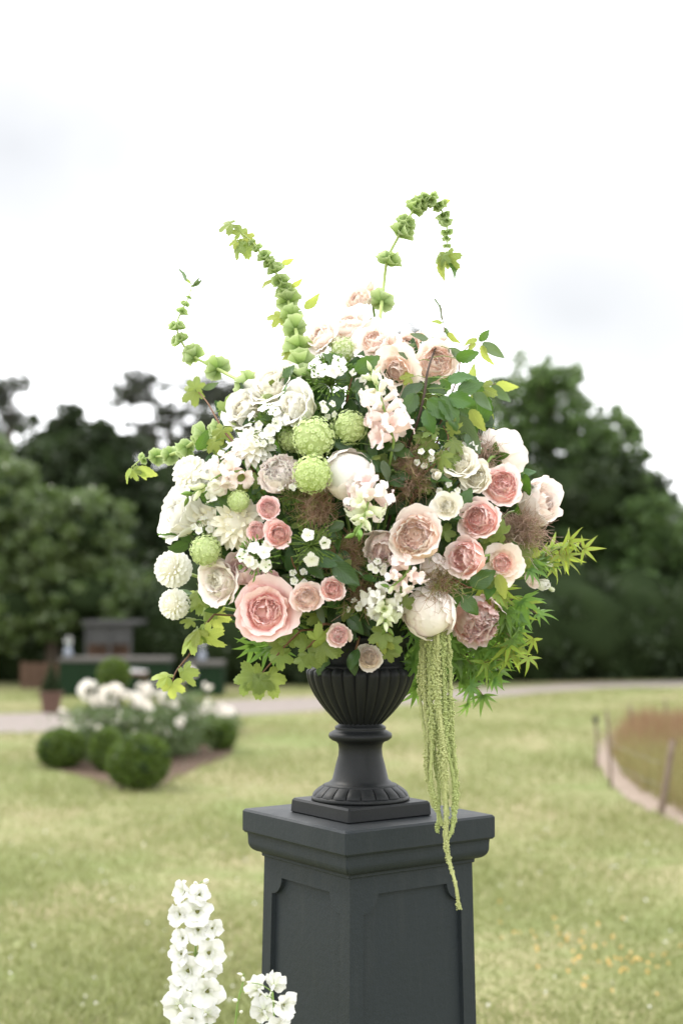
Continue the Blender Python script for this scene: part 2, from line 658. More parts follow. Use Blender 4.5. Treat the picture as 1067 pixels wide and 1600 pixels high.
def tree(name, label, base, trunk_h, trunk_r, blobs, n, size, leafmat, core=.62, core_from=0, satellites=0, clumps=26, cr=.3, flat=.75, group=None, cat='tree', limbs=True, shell=(.62, 1.05)):
    t = thing(name, label, cat, (base[0], base[1], 0), group)
    o = np.array([base[0], base[1], 0])
    bl = [(tuple(np.array(b[0]) - o), b[1], b[2], b[3]) for b in blobs]
    mb = MB()
    top = np.array([rng.normal() * .1, rng.normal() * .1, trunk_h])
    mb.add(*tube(smoothpath([(0, 0, -.1), (.03, .02, trunk_h * .5), top], 8), [trunk_r * 1.3, trunk_r, trunk_r * .7], 9))
    if limbs:
        for b in bl:
            c = np.array(b[0])
            st = np.array([0, 0, trunk_h * rng.uniform(.5, .95)])
            mid = (st + c) / 2 + np.array([0, 0, .2])
            mb.add(*tube(smoothpath([st, mid, c], 7), [trunk_r * .5, trunk_r * .15], 6))
            for _ in range(4):
                d = rng.normal(size=3)
                d /= np.linalg.norm(d)
                e = c + d * np.array(b[1:4]) * .85
                mb.add(*tube(smoothpath([c, (c + e) / 2 + rng.normal(size=3) * .08, e], 5), [trunk_r * .18, trunk_r * .05], 5))
    obj('trunk', mb.mesh('trunk', M['bark']), t)
    sat = []
    if satellites:                               # smaller boughs that break the outline
        for b in bl:
            for _ in range(satellites):
                d = rng.normal(size=3)
                d /= np.linalg.norm(d)
                d[2] = abs(d[2]) * .8 if rng.uniform() < .7 else d[2] * .5
                f = rng.uniform(.26, .46)
                sat.append((tuple(np.array(b[0]) + d * np.array(b[1:4]) * rng.uniform(.85, 1.08)), b[1] * f, b[2] * f, b[3] * f * .9))
    C, ti = crown_points(bl, n, clumps, cr, flat=flat, shell=shell)
    if sat:
        C2, ti2 = crown_points(sat, int(n * .35), max(8, clumps // 6), .34, flat=flat, shell=(.1, 1.0))
        C, ti = np.vstack([C, C2]), np.concatenate([ti, ti2])
    C[:, 2] = np.maximum(C[:, 2], .03)
    V, F, U = leaf_quads(C, size, tint=ti)
    cm = mesh('crown', V, F, U, leafmat, False)
    crown = obj('crown', cm, t)
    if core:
        obj('inner_shade_mass', core_mesh(bl[core_from:], core, M['core']), crown)
    return t


def B(px, py, rx, ry, Y, dep=None):
    """crown blob: pixel centre and radii at depth Y"""
    c = P(px, py, Y)
    k = Y / FPX
    return (tuple(c), rx * k, (dep if dep else (rx + ry) / 2 * k), ry * k)


def base_at(px, Y):
    c = P(px, 1000, Y)
    return (c.x, Y)


# right-hand broadleaf trees
tree('lime_tree', 'tall green broadleaf tree with a domed sunlit crown right of the bouquet', base_at(868, 30), 4.0, .24,
     [B(845, 628, 72, 75, 30), B(912, 695, 78, 80, 30), B(800, 690, 60, 80, 30), B(850, 800, 120, 90, 30), B(955, 790, 75, 80, 30.5), B(990, 790, 48, 66, 30), B(965, 725, 42, 50, 30), B(760, 850, 80, 110, 30.5), B(880, 900, 150, 80, 30), B(800, 940, 110, 60, 30)],
     52000, .13, M['t_right'], satellites=4, core=.45, core_from=6, clumps=110, cr=.19, shell=(.25, 1.05))
tree('lime_tree', 'lower rounded green tree at the right edge beside the tall tree', base_at(1030, 29), 3.0, .2,
     [B(1010, 830, 55, 70, 29), B(1060, 860, 80, 80, 29), B(1010, 930, 90, 65, 29), B(1100, 950, 90, 90, 29), B(960, 970, 80, 50, 28.5)],
     28000, .13, M['t_right'], satellites=4, core=.5, core_from=2, clumps=110, cr=.2, shell=(.35, 1.05))
tree('lime_tree', 'smaller dark tree mostly hidden behind the blooms', base_at(640, 36), 4.2, .2,
     [B(600, 800, 110, 90, 36), B(700, 780, 90, 100, 36), B(650, 900, 150, 90, 36), B(560, 940, 120, 80, 36)],
     12000, .17, M['t_dark'], core=.7)
tree('poplar_tree', 'thin far tree with its tip just above the peach roses', base_at(640, 60), 8.0, .2,
     [B(640, 540, 22, 40, 60), B(638, 620, 34, 60, 60), B(640, 720, 40, 80, 60)], 4000, .22, M['t_pine'], core=0, clumps=16, cr=.4)
# left side
tree('laurel_shrub', 'large glossy laurel shrub at the left with pale leaf tips', base_at(80, 26), 1.6, .12,
     [B(60, 840, 95, 95, 26), B(145, 830, 65, 70, 26), B(0, 800, 80, 90, 26), B(120, 930, 100, 60, 25.8), B(20, 950, 100, 70, 25.9), B(-60, 900, 80, 120, 26)],
     42000, .10, M['t_shrub'], satellites=4, core=.62, clumps=90, cr=.17, cat='shrub')
tree('yew_tree', 'broad dark evergreen tree rising behind the laurel shrub', base_at(120, 33), 4.0, .3,
     [B(100, 720, 75, 85, 33), B(165, 730, 70, 75, 33), B(60, 760, 70, 80, 33), B(130, 860, 140, 130, 33), B(230, 860, 90, 110, 33.5)],
     34000, .15, M['t_dark'], satellites=4, core=.66, clumps=70, cr=.2)
tree('yew_tree', 'dark evergreen tree behind the left edge of the bouquet', base_at(330, 35), 4.0, .3,
     [B(270, 790, 80, 90, 35), B(340, 800, 90, 100, 35), B(420, 790, 90, 90, 35), B(300, 920, 130, 110, 34.5), B(430, 920, 130, 110, 35)],
     26000, .17, M['t_dark'], satellites=4, core=.7, clumps=60, cr=.2)
tree('pine_tree', 'open grey pine with flat tiered branches behind the dark evergreens', base_at(262, 52), 8.2, .17,
     [B(230, 600, 55, 26, 52), B(200, 625, 45, 18, 52), B(265, 645, 55, 28, 52), B(330, 620, 60, 40, 53), B(310, 670, 70, 36, 52), B(230, 690, 60, 30, 52), B(380, 650, 50, 50, 53)],
     17000, .15, M['t_pine'], core=0, clumps=44, cr=.3, flat=.5, shell=(.1, 1.1))
tree('pine_tree', 'open grey pine cut by the left edge of the picture', base_at(10, 52), 8.4, .17,
     [B(25, 600, 30, 20, 52), B(-10, 620, 50, 36, 52), B(20, 655, 40, 26, 52), B(-30, 690, 60, 60, 52)],
     9000, .15, M['t_pine'], core=0, clumps=40, cr=.3, flat=.5, shell=(.1, 1.1))
tree('young_tree', 'pale leafy tree at the left edge above the laurel', base_at(-10, 30), 3.0, .12,
     [B(15, 735, 36, 40, 30), B(-30, 760, 60, 70, 30)], 6000, .13, M['t_shrub'], core=.4, clumps=24)

# understorey: dark shrubs added to stand for the shade below the crowns
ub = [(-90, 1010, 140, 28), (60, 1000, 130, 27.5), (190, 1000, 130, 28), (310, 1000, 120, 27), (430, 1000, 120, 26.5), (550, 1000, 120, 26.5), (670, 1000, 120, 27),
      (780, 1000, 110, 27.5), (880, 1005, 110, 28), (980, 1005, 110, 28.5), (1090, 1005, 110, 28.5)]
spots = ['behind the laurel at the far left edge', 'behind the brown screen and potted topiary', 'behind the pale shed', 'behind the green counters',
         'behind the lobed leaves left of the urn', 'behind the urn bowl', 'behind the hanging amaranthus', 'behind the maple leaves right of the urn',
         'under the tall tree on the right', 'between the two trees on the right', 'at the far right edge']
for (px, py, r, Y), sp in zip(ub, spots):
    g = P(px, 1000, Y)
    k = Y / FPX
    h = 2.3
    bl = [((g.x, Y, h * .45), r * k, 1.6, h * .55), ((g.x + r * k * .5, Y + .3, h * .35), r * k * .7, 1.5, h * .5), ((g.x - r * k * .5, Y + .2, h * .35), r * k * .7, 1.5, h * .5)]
    tree('shade_shrub', 'dark shrub added as shade ' + sp, (g.x, Y), 1.2, .06, bl, 5000, .13, M['t_dark'], core=.9, clumps=26, cat='shrub', group='dark shrubs added as shade under the trees', limbs=False)
# trunks standing in the shade on the right
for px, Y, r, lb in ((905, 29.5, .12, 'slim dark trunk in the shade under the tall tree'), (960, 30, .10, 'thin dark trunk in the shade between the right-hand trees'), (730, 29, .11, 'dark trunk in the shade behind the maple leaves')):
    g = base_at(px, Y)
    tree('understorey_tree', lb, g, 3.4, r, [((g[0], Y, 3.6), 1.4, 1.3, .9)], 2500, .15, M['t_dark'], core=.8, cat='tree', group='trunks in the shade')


# ---- clipped box balls
def clipped(name, label, px, bottom, r_px, squash=.88, group='clipped box balls by the rose bed', extra=None, n=5200):
    g = G(px, bottom)
    Y = g.y
    r = r_px * Y / FPX
    t = thing(name, label, 'topiary', (g.x, Y + r * .8, 0), group)
    C = rng.normal(size=(n, 3))
    C /= np.linalg.norm(C, axis=1)[:, None]
    C = C * r * rng.uniform(.93, 1.03, (n, 1)) * (1 + .035 * np.sin(C[:, :1] * 6 + px) * np.sin(C[:, 1:2] * 5)) * np.array([1, 1, squash]) + np.array([0, 0, r * squash])
    V, F, U = leaf_quads(C, .030, up=.2)
    f = obj('foliage', mesh('foliage', V, F, U, M['t_box'], False), t)
    obj('inner_shade_mass', core_mesh([((0, 0, r * squash), r, r, r * squash)], .93, M['core']), f)
    obj('stem', MB().add(*tube([(0, 0, -.05), (0, 0, r * .6)], .02, 7)).mesh('stem', M['bark']), t)
    return t


clipped('box_ball', 'large clipped box ball at the near corner of the rose bed', 211, 1238, 49, n=9000)
clipped('box_ball', 'dark clipped box ball at the left corner of the rose bed', 90, 1203, 38, .8)
clipped('box_ball', 'small clipped box ball at the right corner of the rose bed', 343, 1174, 25, .95)
clipped('box_ball', 'bluish box bush inside the rose bed behind the large ball', 164, 1208, 27, 1.25)

# tiered topiary
g = G(172, 1185)
Yt = g.y
t = thing('tiered_topiary', 'tiered box topiary of stacked balls on one stem rising above white roses', 'topiary', (g.x, Yt, 0))
kk = Yt / FPX
obj('stem', MB().add(*tube([(0, 0, -.05), (.01, 0, .4), (0.02, 0, P(178, 1053, Yt).z)], .018, 7)).mesh('stem', M['bark']), t)
for px, py, rp_ in ((178, 1054, 25), (168, 1110, 25)):
    c = P(px, py, Yt) - Vector((g.x, Yt, 0))
    C = rng.normal(size=(4200, 3))
    C /= np.linalg.norm(C, axis=1)[:, None]
    C = C * rp_ * kk * rng.uniform(.9, 1.05, (4200, 1)) + np.array(c)
    V, F, U = leaf_quads(C, .028, up=.2)
    f = obj('clipped_ball', mesh('clipped_ball', V, F, U, M['t_box'], False), t)
    obj('inner_shade_mass', core_mesh([(tuple(c), rp_ * kk, rp_ * kk, rp_ * kk)], .9, M['core']), f)

# ---- white shrub roses in the bed
M['white_bloom'] = m_plain('white_rose_bloom', (.80, .75, .68), (.88, .85, .80), 30, .6, .2, .25)


def far_bloom(r):
    mb = MB()
    for k in range(16):
        a = k * 2.4
        th = .25 + 1.15 * k / 16
        d = np.array([math.cos(a) * math.sin(th), math.sin(a) * math.sin(th), math.cos(th)])
        s = np.cross(d, [0, 0, 1.0])
        s /= np.linalg.norm(s) + 1e-6
        u = np.cross(s, d)
        c = d * r * .55
        V = [c - s * r * .2, c + s * r * .2, c + s * r * .42 + d * r * .35 + u * r * .1, c + d * r * .5, c - s * r * .42 + d * r * .35 + u * r * .1]
        mb.add(V, [(0, 1, 2, 3, 4)])
    return mb.mesh('bloom', M['white_bloom'], False)


BL = [far_bloom(.055), far_bloom(.07), far_bloom(.085)]
bushes = [(150, 1188, 55, ((140, 1079, 15), (168, 1086, 13), (150, 1098, 9)), 'white rose bush at the left of the bed beside the topiary'),
          (205, 1190, 60, ((205, 1100, 17), (216, 1110, 15), (188, 1090, 12), (180, 1082, 12)), 'white rose bush with heavy blooms right behind the large box ball'),
          (245, 1184, 60, ((238, 1082, 15), (258, 1088, 9), (232, 1125, 8)), 'white rose bush with one high bloom in the middle of the bed'),
          (280, 1178, 50, ((280, 1100, 13), (270, 1120, 10), (262, 1105, 10), (280, 1136, 11), (295, 1055, 11)), 'tall white rose bush under the hanging lobed leaves'),
          (312, 1160, 34, ((323, 1114, 13), (302, 1108, 9), (310, 1128, 8), (310, 1180, 11)), 'white rose bush beside the small right-hand box ball'),
          (350, 1146, 24, ((355, 1117, 11), (345, 1108, 7), (338, 1128, 6)), 'white rose bush at the right end of the bed'),
          (118, 1176, 36, ((128, 1130, 6), (108, 1140, 5)), 'small sparse rose bush above the dark left box ball')]
for px, py, w, blooms, lb in bushes:
    g = G(px, py)
    Y = g.y
    k = Y / FPX
    top = min(b[1] for b in blooms)
    hz = P(px, top, Y).z
    t = thing('rose_bush', lb, 'rose bush', (g.x, Y, 0), 'white rose bushes in the bed')
    mb = MB()
    for px2, py2, r in blooms:
        e = np.array(P(px2, py2, Y)) - np.array([g.x, Y, 0])
        mb.add(*tube(smoothpath([(rng.normal() * .03, rng.normal() * .03, 0), e * .5 + rng.normal(size=3) * .03, e], 8), [.008, .004], 5))
    for _ in range(10):
        e = np.array([rng.normal() * w * k * .5, rng.normal() * .15, hz * rng.uniform(.5, .95)])
        mb.add(*tube(smoothpath([(0, 0, 0), e * .5 + rng.normal(size=3) * .02, e], 6), [.007, .003], 5))
    obj('stem', mb.mesh('stem', M['bark']), t)
    C = np.stack([rng.normal(size=2600) * w * k * .42, rng.normal(size=2600) * .2, hz * rng.uniform(.03, .78, 2600)], 1)
    C[:, 0] *= (.6 + .5 * np.sin(np.pi * np.clip(C[:, 2] / hz, 0, 1)))
    V, F, U = leaf_quads(C, .042)
    obj('foliage', mesh('foliage', V, F, U, M['t_rose'], False), t)
    for px2, py2, r in blooms:
        e = np.array(P(px2, py2, Y)) - np.array([g.x, Y, 0])
        obj('bloom', BL[1], t, loc=e, rot=(R(40) + rng.normal() * .4, rng.normal() * .4, rng.uniform(0, 6)), scale=r * k / .07 * 1.2)
    for _ in range(20):
        e = (rng.normal() * w * k * .42, -.1 + rng.normal() * .15, hz * rng.uniform(.35, .98))
        obj('bloom', BL[0], t, loc=e, rot=(R(40) + rng.normal() * .5, rng.normal() * .5, rng.uniform(0, 6)), scale=rng.uniform(.5, .95))

# ---- terracotta pot with small cone topiary
M['terracotta'] = m_plain('terracotta', (.085, .05, .038), (.13, .08, .06), 14, .85, .2, bump=.2)
g = G(80, 1114)
Y = g.y
k = Y / FPX
t = thing('potted_topiary', 'small cone topiary in a terracotta pot on the gravel at the left', 'potted plant', (g.x, Y, .004))
w = 18.5 * k
ph = 33 * k
obj('pot', MB().add(*lathe([(0, 0), (w * .68, 0), (w * .92, ph * .82), (w * 1.02, ph * .82), (w * 1.05, ph), (w * .9, ph), (w * .85, ph * .88), (0, ph * .88)], 28)).mesh('pot', M['terracotta'], False), t)
C = rng.uniform(0, 1, (3000, 3))
zz = 1 - np.sqrt(C[:, 0])
aa = C[:, 1] * 6.283
rr = w * .85 * (1 - zz) * (.8 + .25 * C[:, 2])
Cp = np.stack([rr * np.cos(aa), rr * np.sin(aa), ph * .9 + zz * 48 * k], 1)
V, F, U = leaf_quads(Cp, .05)
obj('cone_foliage', mesh('cone_foliage', V, F, U, M['t_dark'], False), t)

# ---- pale shed, brown screen and green counters in the shade under the trees
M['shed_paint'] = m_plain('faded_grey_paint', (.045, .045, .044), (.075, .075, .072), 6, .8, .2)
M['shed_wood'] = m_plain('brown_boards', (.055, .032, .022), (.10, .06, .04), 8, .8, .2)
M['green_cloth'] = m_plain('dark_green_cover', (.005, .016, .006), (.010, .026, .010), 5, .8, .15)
M['counter_top'] = m_plain('weathered_top', (.07, .065, .06), (.11, .105, .095), 6, .75, .2)
M['white_paint'] = m_plain('white_paint', (.6, .6, .6), (.75, .75, .74), 8, .6, .3)
M['glass_vase'] = m_plain('pale_blue_glass', (.16, .18, .22), (.24, .26, .30), 9, .15, .6)


def bpart(name, parent, x0, x1, y0, y1, Y, dep, mat, org):
    a = P(x0, y1, Y)
    b = P(x1, y0, Y)
    V, F = box(((a.x + b.x) / 2 - org[0], dep / 2 + (Y - org[1]), (a.z + b.z) / 2), (b.x - a.x, dep, b.z - a.z))
    return obj(name, mesh(name, V, F, None, mat, False), parent)


Y = 23.8
org = (P(170, 1000, Y).x, Y)
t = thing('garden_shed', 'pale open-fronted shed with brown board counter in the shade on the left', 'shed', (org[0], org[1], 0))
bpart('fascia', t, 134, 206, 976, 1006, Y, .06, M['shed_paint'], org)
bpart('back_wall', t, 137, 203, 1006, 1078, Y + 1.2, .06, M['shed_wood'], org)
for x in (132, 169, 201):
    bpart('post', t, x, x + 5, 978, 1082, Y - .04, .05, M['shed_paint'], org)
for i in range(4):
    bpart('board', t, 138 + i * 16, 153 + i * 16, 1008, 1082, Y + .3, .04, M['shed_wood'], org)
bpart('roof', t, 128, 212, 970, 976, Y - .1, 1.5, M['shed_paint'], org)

Y = 23.2
org = (P(70, 1000, Y).x, Y)
t = thing('brown_screen', 'brown board screen behind the potted topiary', 'screen', (org[0], org[1], 0))
for i in range(5):
    bpart('board', t, 32 + i * 15.6, 47 + i * 15.6, 1036, 1072 + i * .05, Y, .03, M['shed_wood'], org)
bpart('bottom_rail', t, 32, 109, 1072.5, 1076, Y - .04, .03, M['shed_wood'], org)
for x in (33, 105):
    bpart('post', t, x, x + 4, 1034, P(0, 0, 1).z * 0 + 1071, Y + .04, .05, M['shed_wood'], org)
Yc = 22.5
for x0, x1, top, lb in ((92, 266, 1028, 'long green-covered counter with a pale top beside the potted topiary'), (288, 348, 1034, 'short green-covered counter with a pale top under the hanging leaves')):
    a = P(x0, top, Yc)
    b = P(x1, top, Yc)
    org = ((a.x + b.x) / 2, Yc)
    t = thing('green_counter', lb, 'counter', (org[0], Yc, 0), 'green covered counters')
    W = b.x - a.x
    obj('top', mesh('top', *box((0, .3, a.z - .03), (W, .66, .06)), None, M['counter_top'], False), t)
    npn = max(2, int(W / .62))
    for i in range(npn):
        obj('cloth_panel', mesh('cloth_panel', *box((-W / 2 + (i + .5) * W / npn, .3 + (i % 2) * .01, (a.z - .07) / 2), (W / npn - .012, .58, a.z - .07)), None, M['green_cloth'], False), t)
for px, lb in ((107, 'pale glass vase on the left end of the long green counter'), (316, 'pale glass vase on the short green counter')):
    p = P(px, 1032, Yc + .3)
    zt = P(0, 1028 if px < 200 else 1034, Yc).z
    t = thing('glass_vase', lb, 'vase', (p.x, Yc + .3, zt), 'vases on the green counters')
    obj('vase_body', MB().add(*lathe([(.0, 0), (.05, 0), (.075, .05), (.06, .12), (.035, .16), (.05, .19)], 20)).mesh('vase_body', M['glass_vase']), t)
    mb = MB()
    for _ in range(26):
        d = rng.normal(size=3)
        d /= np.linalg.norm(d)
        V, F, U = leaf_quads((np.array([0, 0, .27]) + d * .06)[None], .05)
        mb.add(V, F, U)
    obj('flower_bunch', mb.mesh('flower_bunch', M['white_paint'], False), t)
    obj('stem', MB().add(*tube([(0, 0, .05), (0, 0, .27)], .015, 6)).mesh('stem', M['t_rose']), t)
# white lattice chair
Yc2 = 21.3
p = P(205, 1090, Yc2)
t = thing('garden_chair', 'white lattice-back garden chair in front of the long green counter', 'chair', (p.x, Yc2, 0))
zt = P(205, 1050, Yc2).z
mb = MB()
for i in range(5):
    for s in (1, -1):
        x0 = -.2 + i * .1
        mb_p = [(max(-.2, min(.2, x0 - s * .12)), .2, .42), (max(-.2, min(.2, x0 + s * .12)), .22, zt)]
        obj('lattice_slat', MB().add(*tube(mb_p, .008, 5)).mesh('lattice_slat', M['white_paint'], False), t)
obj('seat', mesh('seat', *box((0, 0, .42), (.44, .44, .035)), None, M['shed_wood'], False), t)
for x, y, h in ((-.2, -.2, .42), (.2, -.2, .42), (-.21, .21, zt), (.21, .21, zt)):
    obj('leg', MB().add(*tube([(x, y, 0), (x, y, h)], .016, 6)).mesh('leg', M['shed_wood'], False), t)
obj('top_rail', MB().add(*tube([(-.21, .21, zt), (0, .215, zt + .02), (.21, .21, zt)], .016, 6)).mesh('top_rail', M['white_paint'], False), t)

# ---- stakes and long grass on the right
M['stake'] = m_plain('weathered_stake', (.10, .075, .055), (.22, .17, .13), 18, .9, .1, bump=.3)
M['stake_dark'] = m_plain('dark_stake_tip', (.03, .03, .025), (.06, .05, .045), 18, .8, .2)
stakes = [((931, 1201), (930, 1122), 'thin stake with a dark tip at the left end of the long grass'),
          ((954, 1232), (947, 1110), 'tall thin stake at the bend of the bare soil strip'),
          ((986, 1150), (983, 1100), 'short far stake behind the long grass'),
          ((1042, 1142), (1038, 1092), 'far stake behind the long grass at the right edge'),
          ((1029, 1273), (1050, 1156), 'thick leaning stake at the front edge of the long grass')]
for i, ((bx, by), (tx, ty), lb) in enumerate(stakes):
    g = G(bx, by)
    tp = P(tx, ty, g.y + .03)
    t = thing('stake', lb, 'stake', (g.x, g.y, 0), 'stakes round the long grass')
    q = np.array(tp - Vector((g.x, g.y, 0)))
    r = .026 if i == 4 else .014
    obj('shaft', MB().add(*tube(smoothpath([(0, 0, -.05), q * .5 + np.array([.008, 0, 0]), q], 7), [r, r * .85], 8)).mesh('shaft', M['stake']), t)
    if i == 0:
        obj('tip', MB().add(*tube([q * .9, q * 1.0, q * 1.05], [.022, .026, .012], 8)).mesh('tip', M['stake_dark']), t)
# wire strung between stakes
wp = [np.array([*G(a[0], a[1])[:2], 0]) for a, _, _ in stakes]
M['wire'] = m_plain('grey_wire', (.2, .2, .2), (.3, .3, .3), 10, .5, .4)
mb = MB()
for h in (.2, .36):
    for a, b in ((0, 1), (1, 4)):
        mid = (wp[a] + wp[b]) / 2 + np.array([0, 0, -.004])
        mb.add(*tube(smoothpath([wp[a] + [0, 0, h], mid + [0, 0, h], wp[b] + [0.02, 0, h]], 8), .0012, 4))
tag(obj('fence_wire', mb.mesh('fence_wire', M['wire'])), 'thin wire strung between the stakes on the right', 'wire')

M['dry_grass'] = m_plain('dry_seed_grass', (.14, .145, .062), (.25, .235, .11), 2.0, .8, .15, .3, (.35, .28, .1), rnd=True)
M['red_grass'] = m_plain('russet_seed_heads', (.16, .105, .068), (.235, .17, .095), 2.0, .8, .15, .3, (.35, .18, .1), rnd=True)


def blades(X, Yy, h, w, lean=.25):
    n = len(X)
    a = rng.uniform(0, 6.283, n)
    l = rng.normal(size=(n, 2)) * lean * h[:, None]
    dx, dy = np.cos(a) * w, np.sin(a) * w
    z0 = np.zeros(n)
    p0 = np.stack([X - dx, Yy - dy, z0], 1)
    p1 = np.stack([X + dx, Yy + dy, z0], 1)
    p2 = np.stack([X + l[:, 0] * .4 + dx * .7, Yy + l[:, 1] * .4 + dy * .7, h * .6], 1)
    p3 = np.stack([X + l[:, 0] * .4 - dx * .7, Yy + l[:, 1] * .4 - dy * .7, h * .6], 1)
    p4 = np.stack([X + l[:, 0], Yy + l[:, 1], h], 1)
    V = np.stack([p0, p1, p2, p3, p4], 1).reshape(-1, 3)
    b = np.arange(n)[:, None] * 5
    F = np.vstack([b + np.array([0, 1, 2]), b + np.array([0, 2, 3]), b + np.array([3, 2, 4])])
    r = rng.uniform(0, 1, n)
    U = np.repeat(np.stack([r, rng.uniform(0, 1, n)], 1), 5, axis=0)
    return V, F, U


def in_poly(x, y, poly):
    c = np.zeros(len(x), bool)
    n = len(poly)
    for i in range(n):
        x0, y0 = poly[i]
        x1, y1 = poly[(i + 1) % n]
        cond = ((y0 > y) != (y1 > y)) & (x < (x1 - x0) * (y - y0) / (y1 - y0 + 1e-12) + x0)
        c ^= cond
    return c


gp = [(p.x, p.y) for p in (G(955, 1180), G(972, 1212), G(1000, 1238), G(1067, 1275), G(1260, 1335), G(1450, 1300), G(1300, 1135), G(1100, 1135), G(985, 1140))]
xs = rng.uniform(min(p[0] for p in gp), max(p[0] for p in gp), 42000)
ys = rng.uniform(min(p[1] for p in gp), max(p[1] for p in gp), 42000)
k_ = in_poly(xs, ys, gp)
xs, ys = xs[k_], ys[k_]
back = rng.uniform(0, 1, len(xs)) < np.clip((ys - 12.6) / 2.2, .04, .8)
V, F, U = blades(xs[~back], ys[~back], rng.uniform(.08, .34, (~back).sum()) , .0035, .4)
tag(obj('long_grass', mesh('long_grass', V, F, U, M['dry_grass'], False)), 'patch of long dry grass fenced with stakes on the right', 'grass', kind='stuff')
V, F, U = blades(xs[back], ys[back], rng.uniform(.12, .34, back.sum()), .004, .35)
tag(obj('russet_grass', mesh('russet_grass', V, F, U, M['red_grass'], False)), 'russet seeding grass at the back of the long grass patch', 'grass', kind='stuff')

# ---- mown grass blades, denser near the camera
M['grass'] = m_plain('grass_blade', (.18, .22, .084), (.31, .30, .145), .6, .7, .15, .3, (.24, .27, .09), rnd=True, detail=5, vr=(.82, 1.2))
n = 170000
yy = 4.4 + 20.5 * rng.uniform(0, 1, n) ** 2.0
xx = rng.uniform(-1, 1, n) * (yy * .27 + .6)
bedp = [(p.x, p.y) for p in bed]
rbp = [(p.x, p.y) for p in rb]
pathp = [(p[0], p[1]) for p in sa] + [(p[0], p[1]) for p in sb_path]
keep = ~(in_poly(xx, yy, bedp) | in_poly(xx, yy, rbp) | in_poly(xx, yy, pathp))
xx, yy = xx[keep], yy[keep]
V, F, U = blades(xx, yy, rng.uniform(.012, .04, len(xx)) * (1 + .6 * np.sin(xx * 2.3) * np.sin(yy * 1.7 + 1)), .0022 + .0003 * yy, .7)
tag(obj('mown_grass', mesh('mown_grass', V, F, U, M['grass'], False)), 'short mown grass blades of the lawn', 'grass', kind='stuff')


# small clover heads and fallen petals on the lawn
def dots(px0, px1, py0, py1, n, size, mat, name, label, cat, spread='u', pts=None):
    mb = []
    for i in range(n):
        if pts:
            c = pts[i % len(pts)]
            q = G(c[0] + rng.normal() * 40, c[1] + rng.normal() * 18)
        else:
            q = G(rng.uniform(px0, px1), py0 + (py1 - py0) * rng.uniform() ** 1.3)
        mb.append((q.x, q.y, .035))
    C = np.array(mb)
    C3 = np.repeat(C, 5, axis=0) + rng.normal(size=(n * 5, 3)) * size * .3
    V, F, U = leaf_quads(C3, size, up=.8, aspect=.9)
    tag(obj(name, mesh(name, V, F, U, mat, False)), label, cat, kind='stuff')


M['clover'] = m_plain('clover_white', (.6, .58, .52), (.75, .74, .68), 30, .7, .2, .2)
M['orange'] = m_plain('orange_petal', (.58, .34, .13), (.66, .48, .16), 3, .6, .2, .25)
dots(0, 1067, 1190, 1590, 150, .009, M['clover'], 'clover_heads', 'tiny white clover heads dotted over the lawn', 'clover')
dots(0, 0, 0, 0, 60, .012, M['orange'], 'orange_petals', 'scatter of small orange and yellow flowers on the lawn lower right', 'flowers',
     pts=[(870, 1465), (900, 1490), (955, 1515), (975, 1525), (945, 1490), (810, 1450), (1000, 1510), (920, 1525), (985, 1535)])

# ================================================================== PLINTH AND URN
def plinth_mat():
    t = NT('charcoal_painted_plinth')
    n1 = t.noise(6, 6, .65)
    n2 = t.noise(90, 4, .65)
    c = t.mix(n1, (.0075, .0118, .0150), (.0150, .0200, .0240))
    st = t.noise(5, 4, .6, stretch=(9, 9, .8))                 # faint vertical brush and rain streaks
    sf = t.ramp(st, [(.5, (0, 0, 0)), (.8, (.25, .25, .25))])
    c = t.mix(sf, c, (.032, .035, .036))
    n3 = t.noise(20, 8, .8)                                    # chips down to the pale undercoat
    chip = t.ramp(n3, [(.715, (0, 0, 0)), (.735, (1, 1, 1))])
    c = t.mix(chip, c, (.085, .08, .072))
    geo = t.n('ShaderNodeNewGeometry')                         # settled dust on ledges
    sp = t.n('ShaderNodeSeparateXYZ')
    t.set(sp.inputs[0], geo.outputs['True Normal'])
    up = t.ramp(sp.outputs[2], [(.55, (0, 0, 0)), (.95, (1, 1, 1))])
    dn = t.noise(9, 5, .7)
    df = t.ramp(dn, [(.35, (.1, .1, .1)), (.7, (.7, .7, .7))])
    c = t.mix(t.mix(1.0, up, df, 'MULTIPLY'), c, (.055, .056, .056))
    rgh = t.n('ShaderNodeMapRange')
    t.set(rgh.inputs[0], n1)
    rgh.inputs[3].default_value = .42
    rgh.inputs[4].default_value = .78
    return t.finish(c, rgh.outputs[0], .28, normal=t.bump(n2, .3, .0025))


M['plinth'] = plinth_mat()
t_ = NT('black_stone_urn')
n1 = t_.noise(11, 5, .6)
n2 = t_.noise(120, 3, .6)
n4 = t_.noise(24, 7, .8)
c_ = t_.mix(n1, (.0055, .0064, .0072), (.012, .0132, .0142))
c_ = t_.mix(t_.ramp(n4, [(.70, (0, 0, 0)), (.76, (1, 1, 1))]), c_, (.05, .05, .048))
M['urn'] = t_.finish(c_, .5, .22, normal=t_.bump(n2, .15, .0015))

ALPHA = R(54.7)
DL = Vector((-math.cos(ALPHA), math.sin(ALPHA), 0))      # along the left face, away from the front corner
DR = Vector((math.sin(ALPHA), math.cos(ALPHA), 0))       # along the right face
CAP = .356
front = P(540, 1300, 2.58)
ZT = front.z
ctr = Vector((front.x, front.y, 0)) + (DL + DR) * CAP / 2


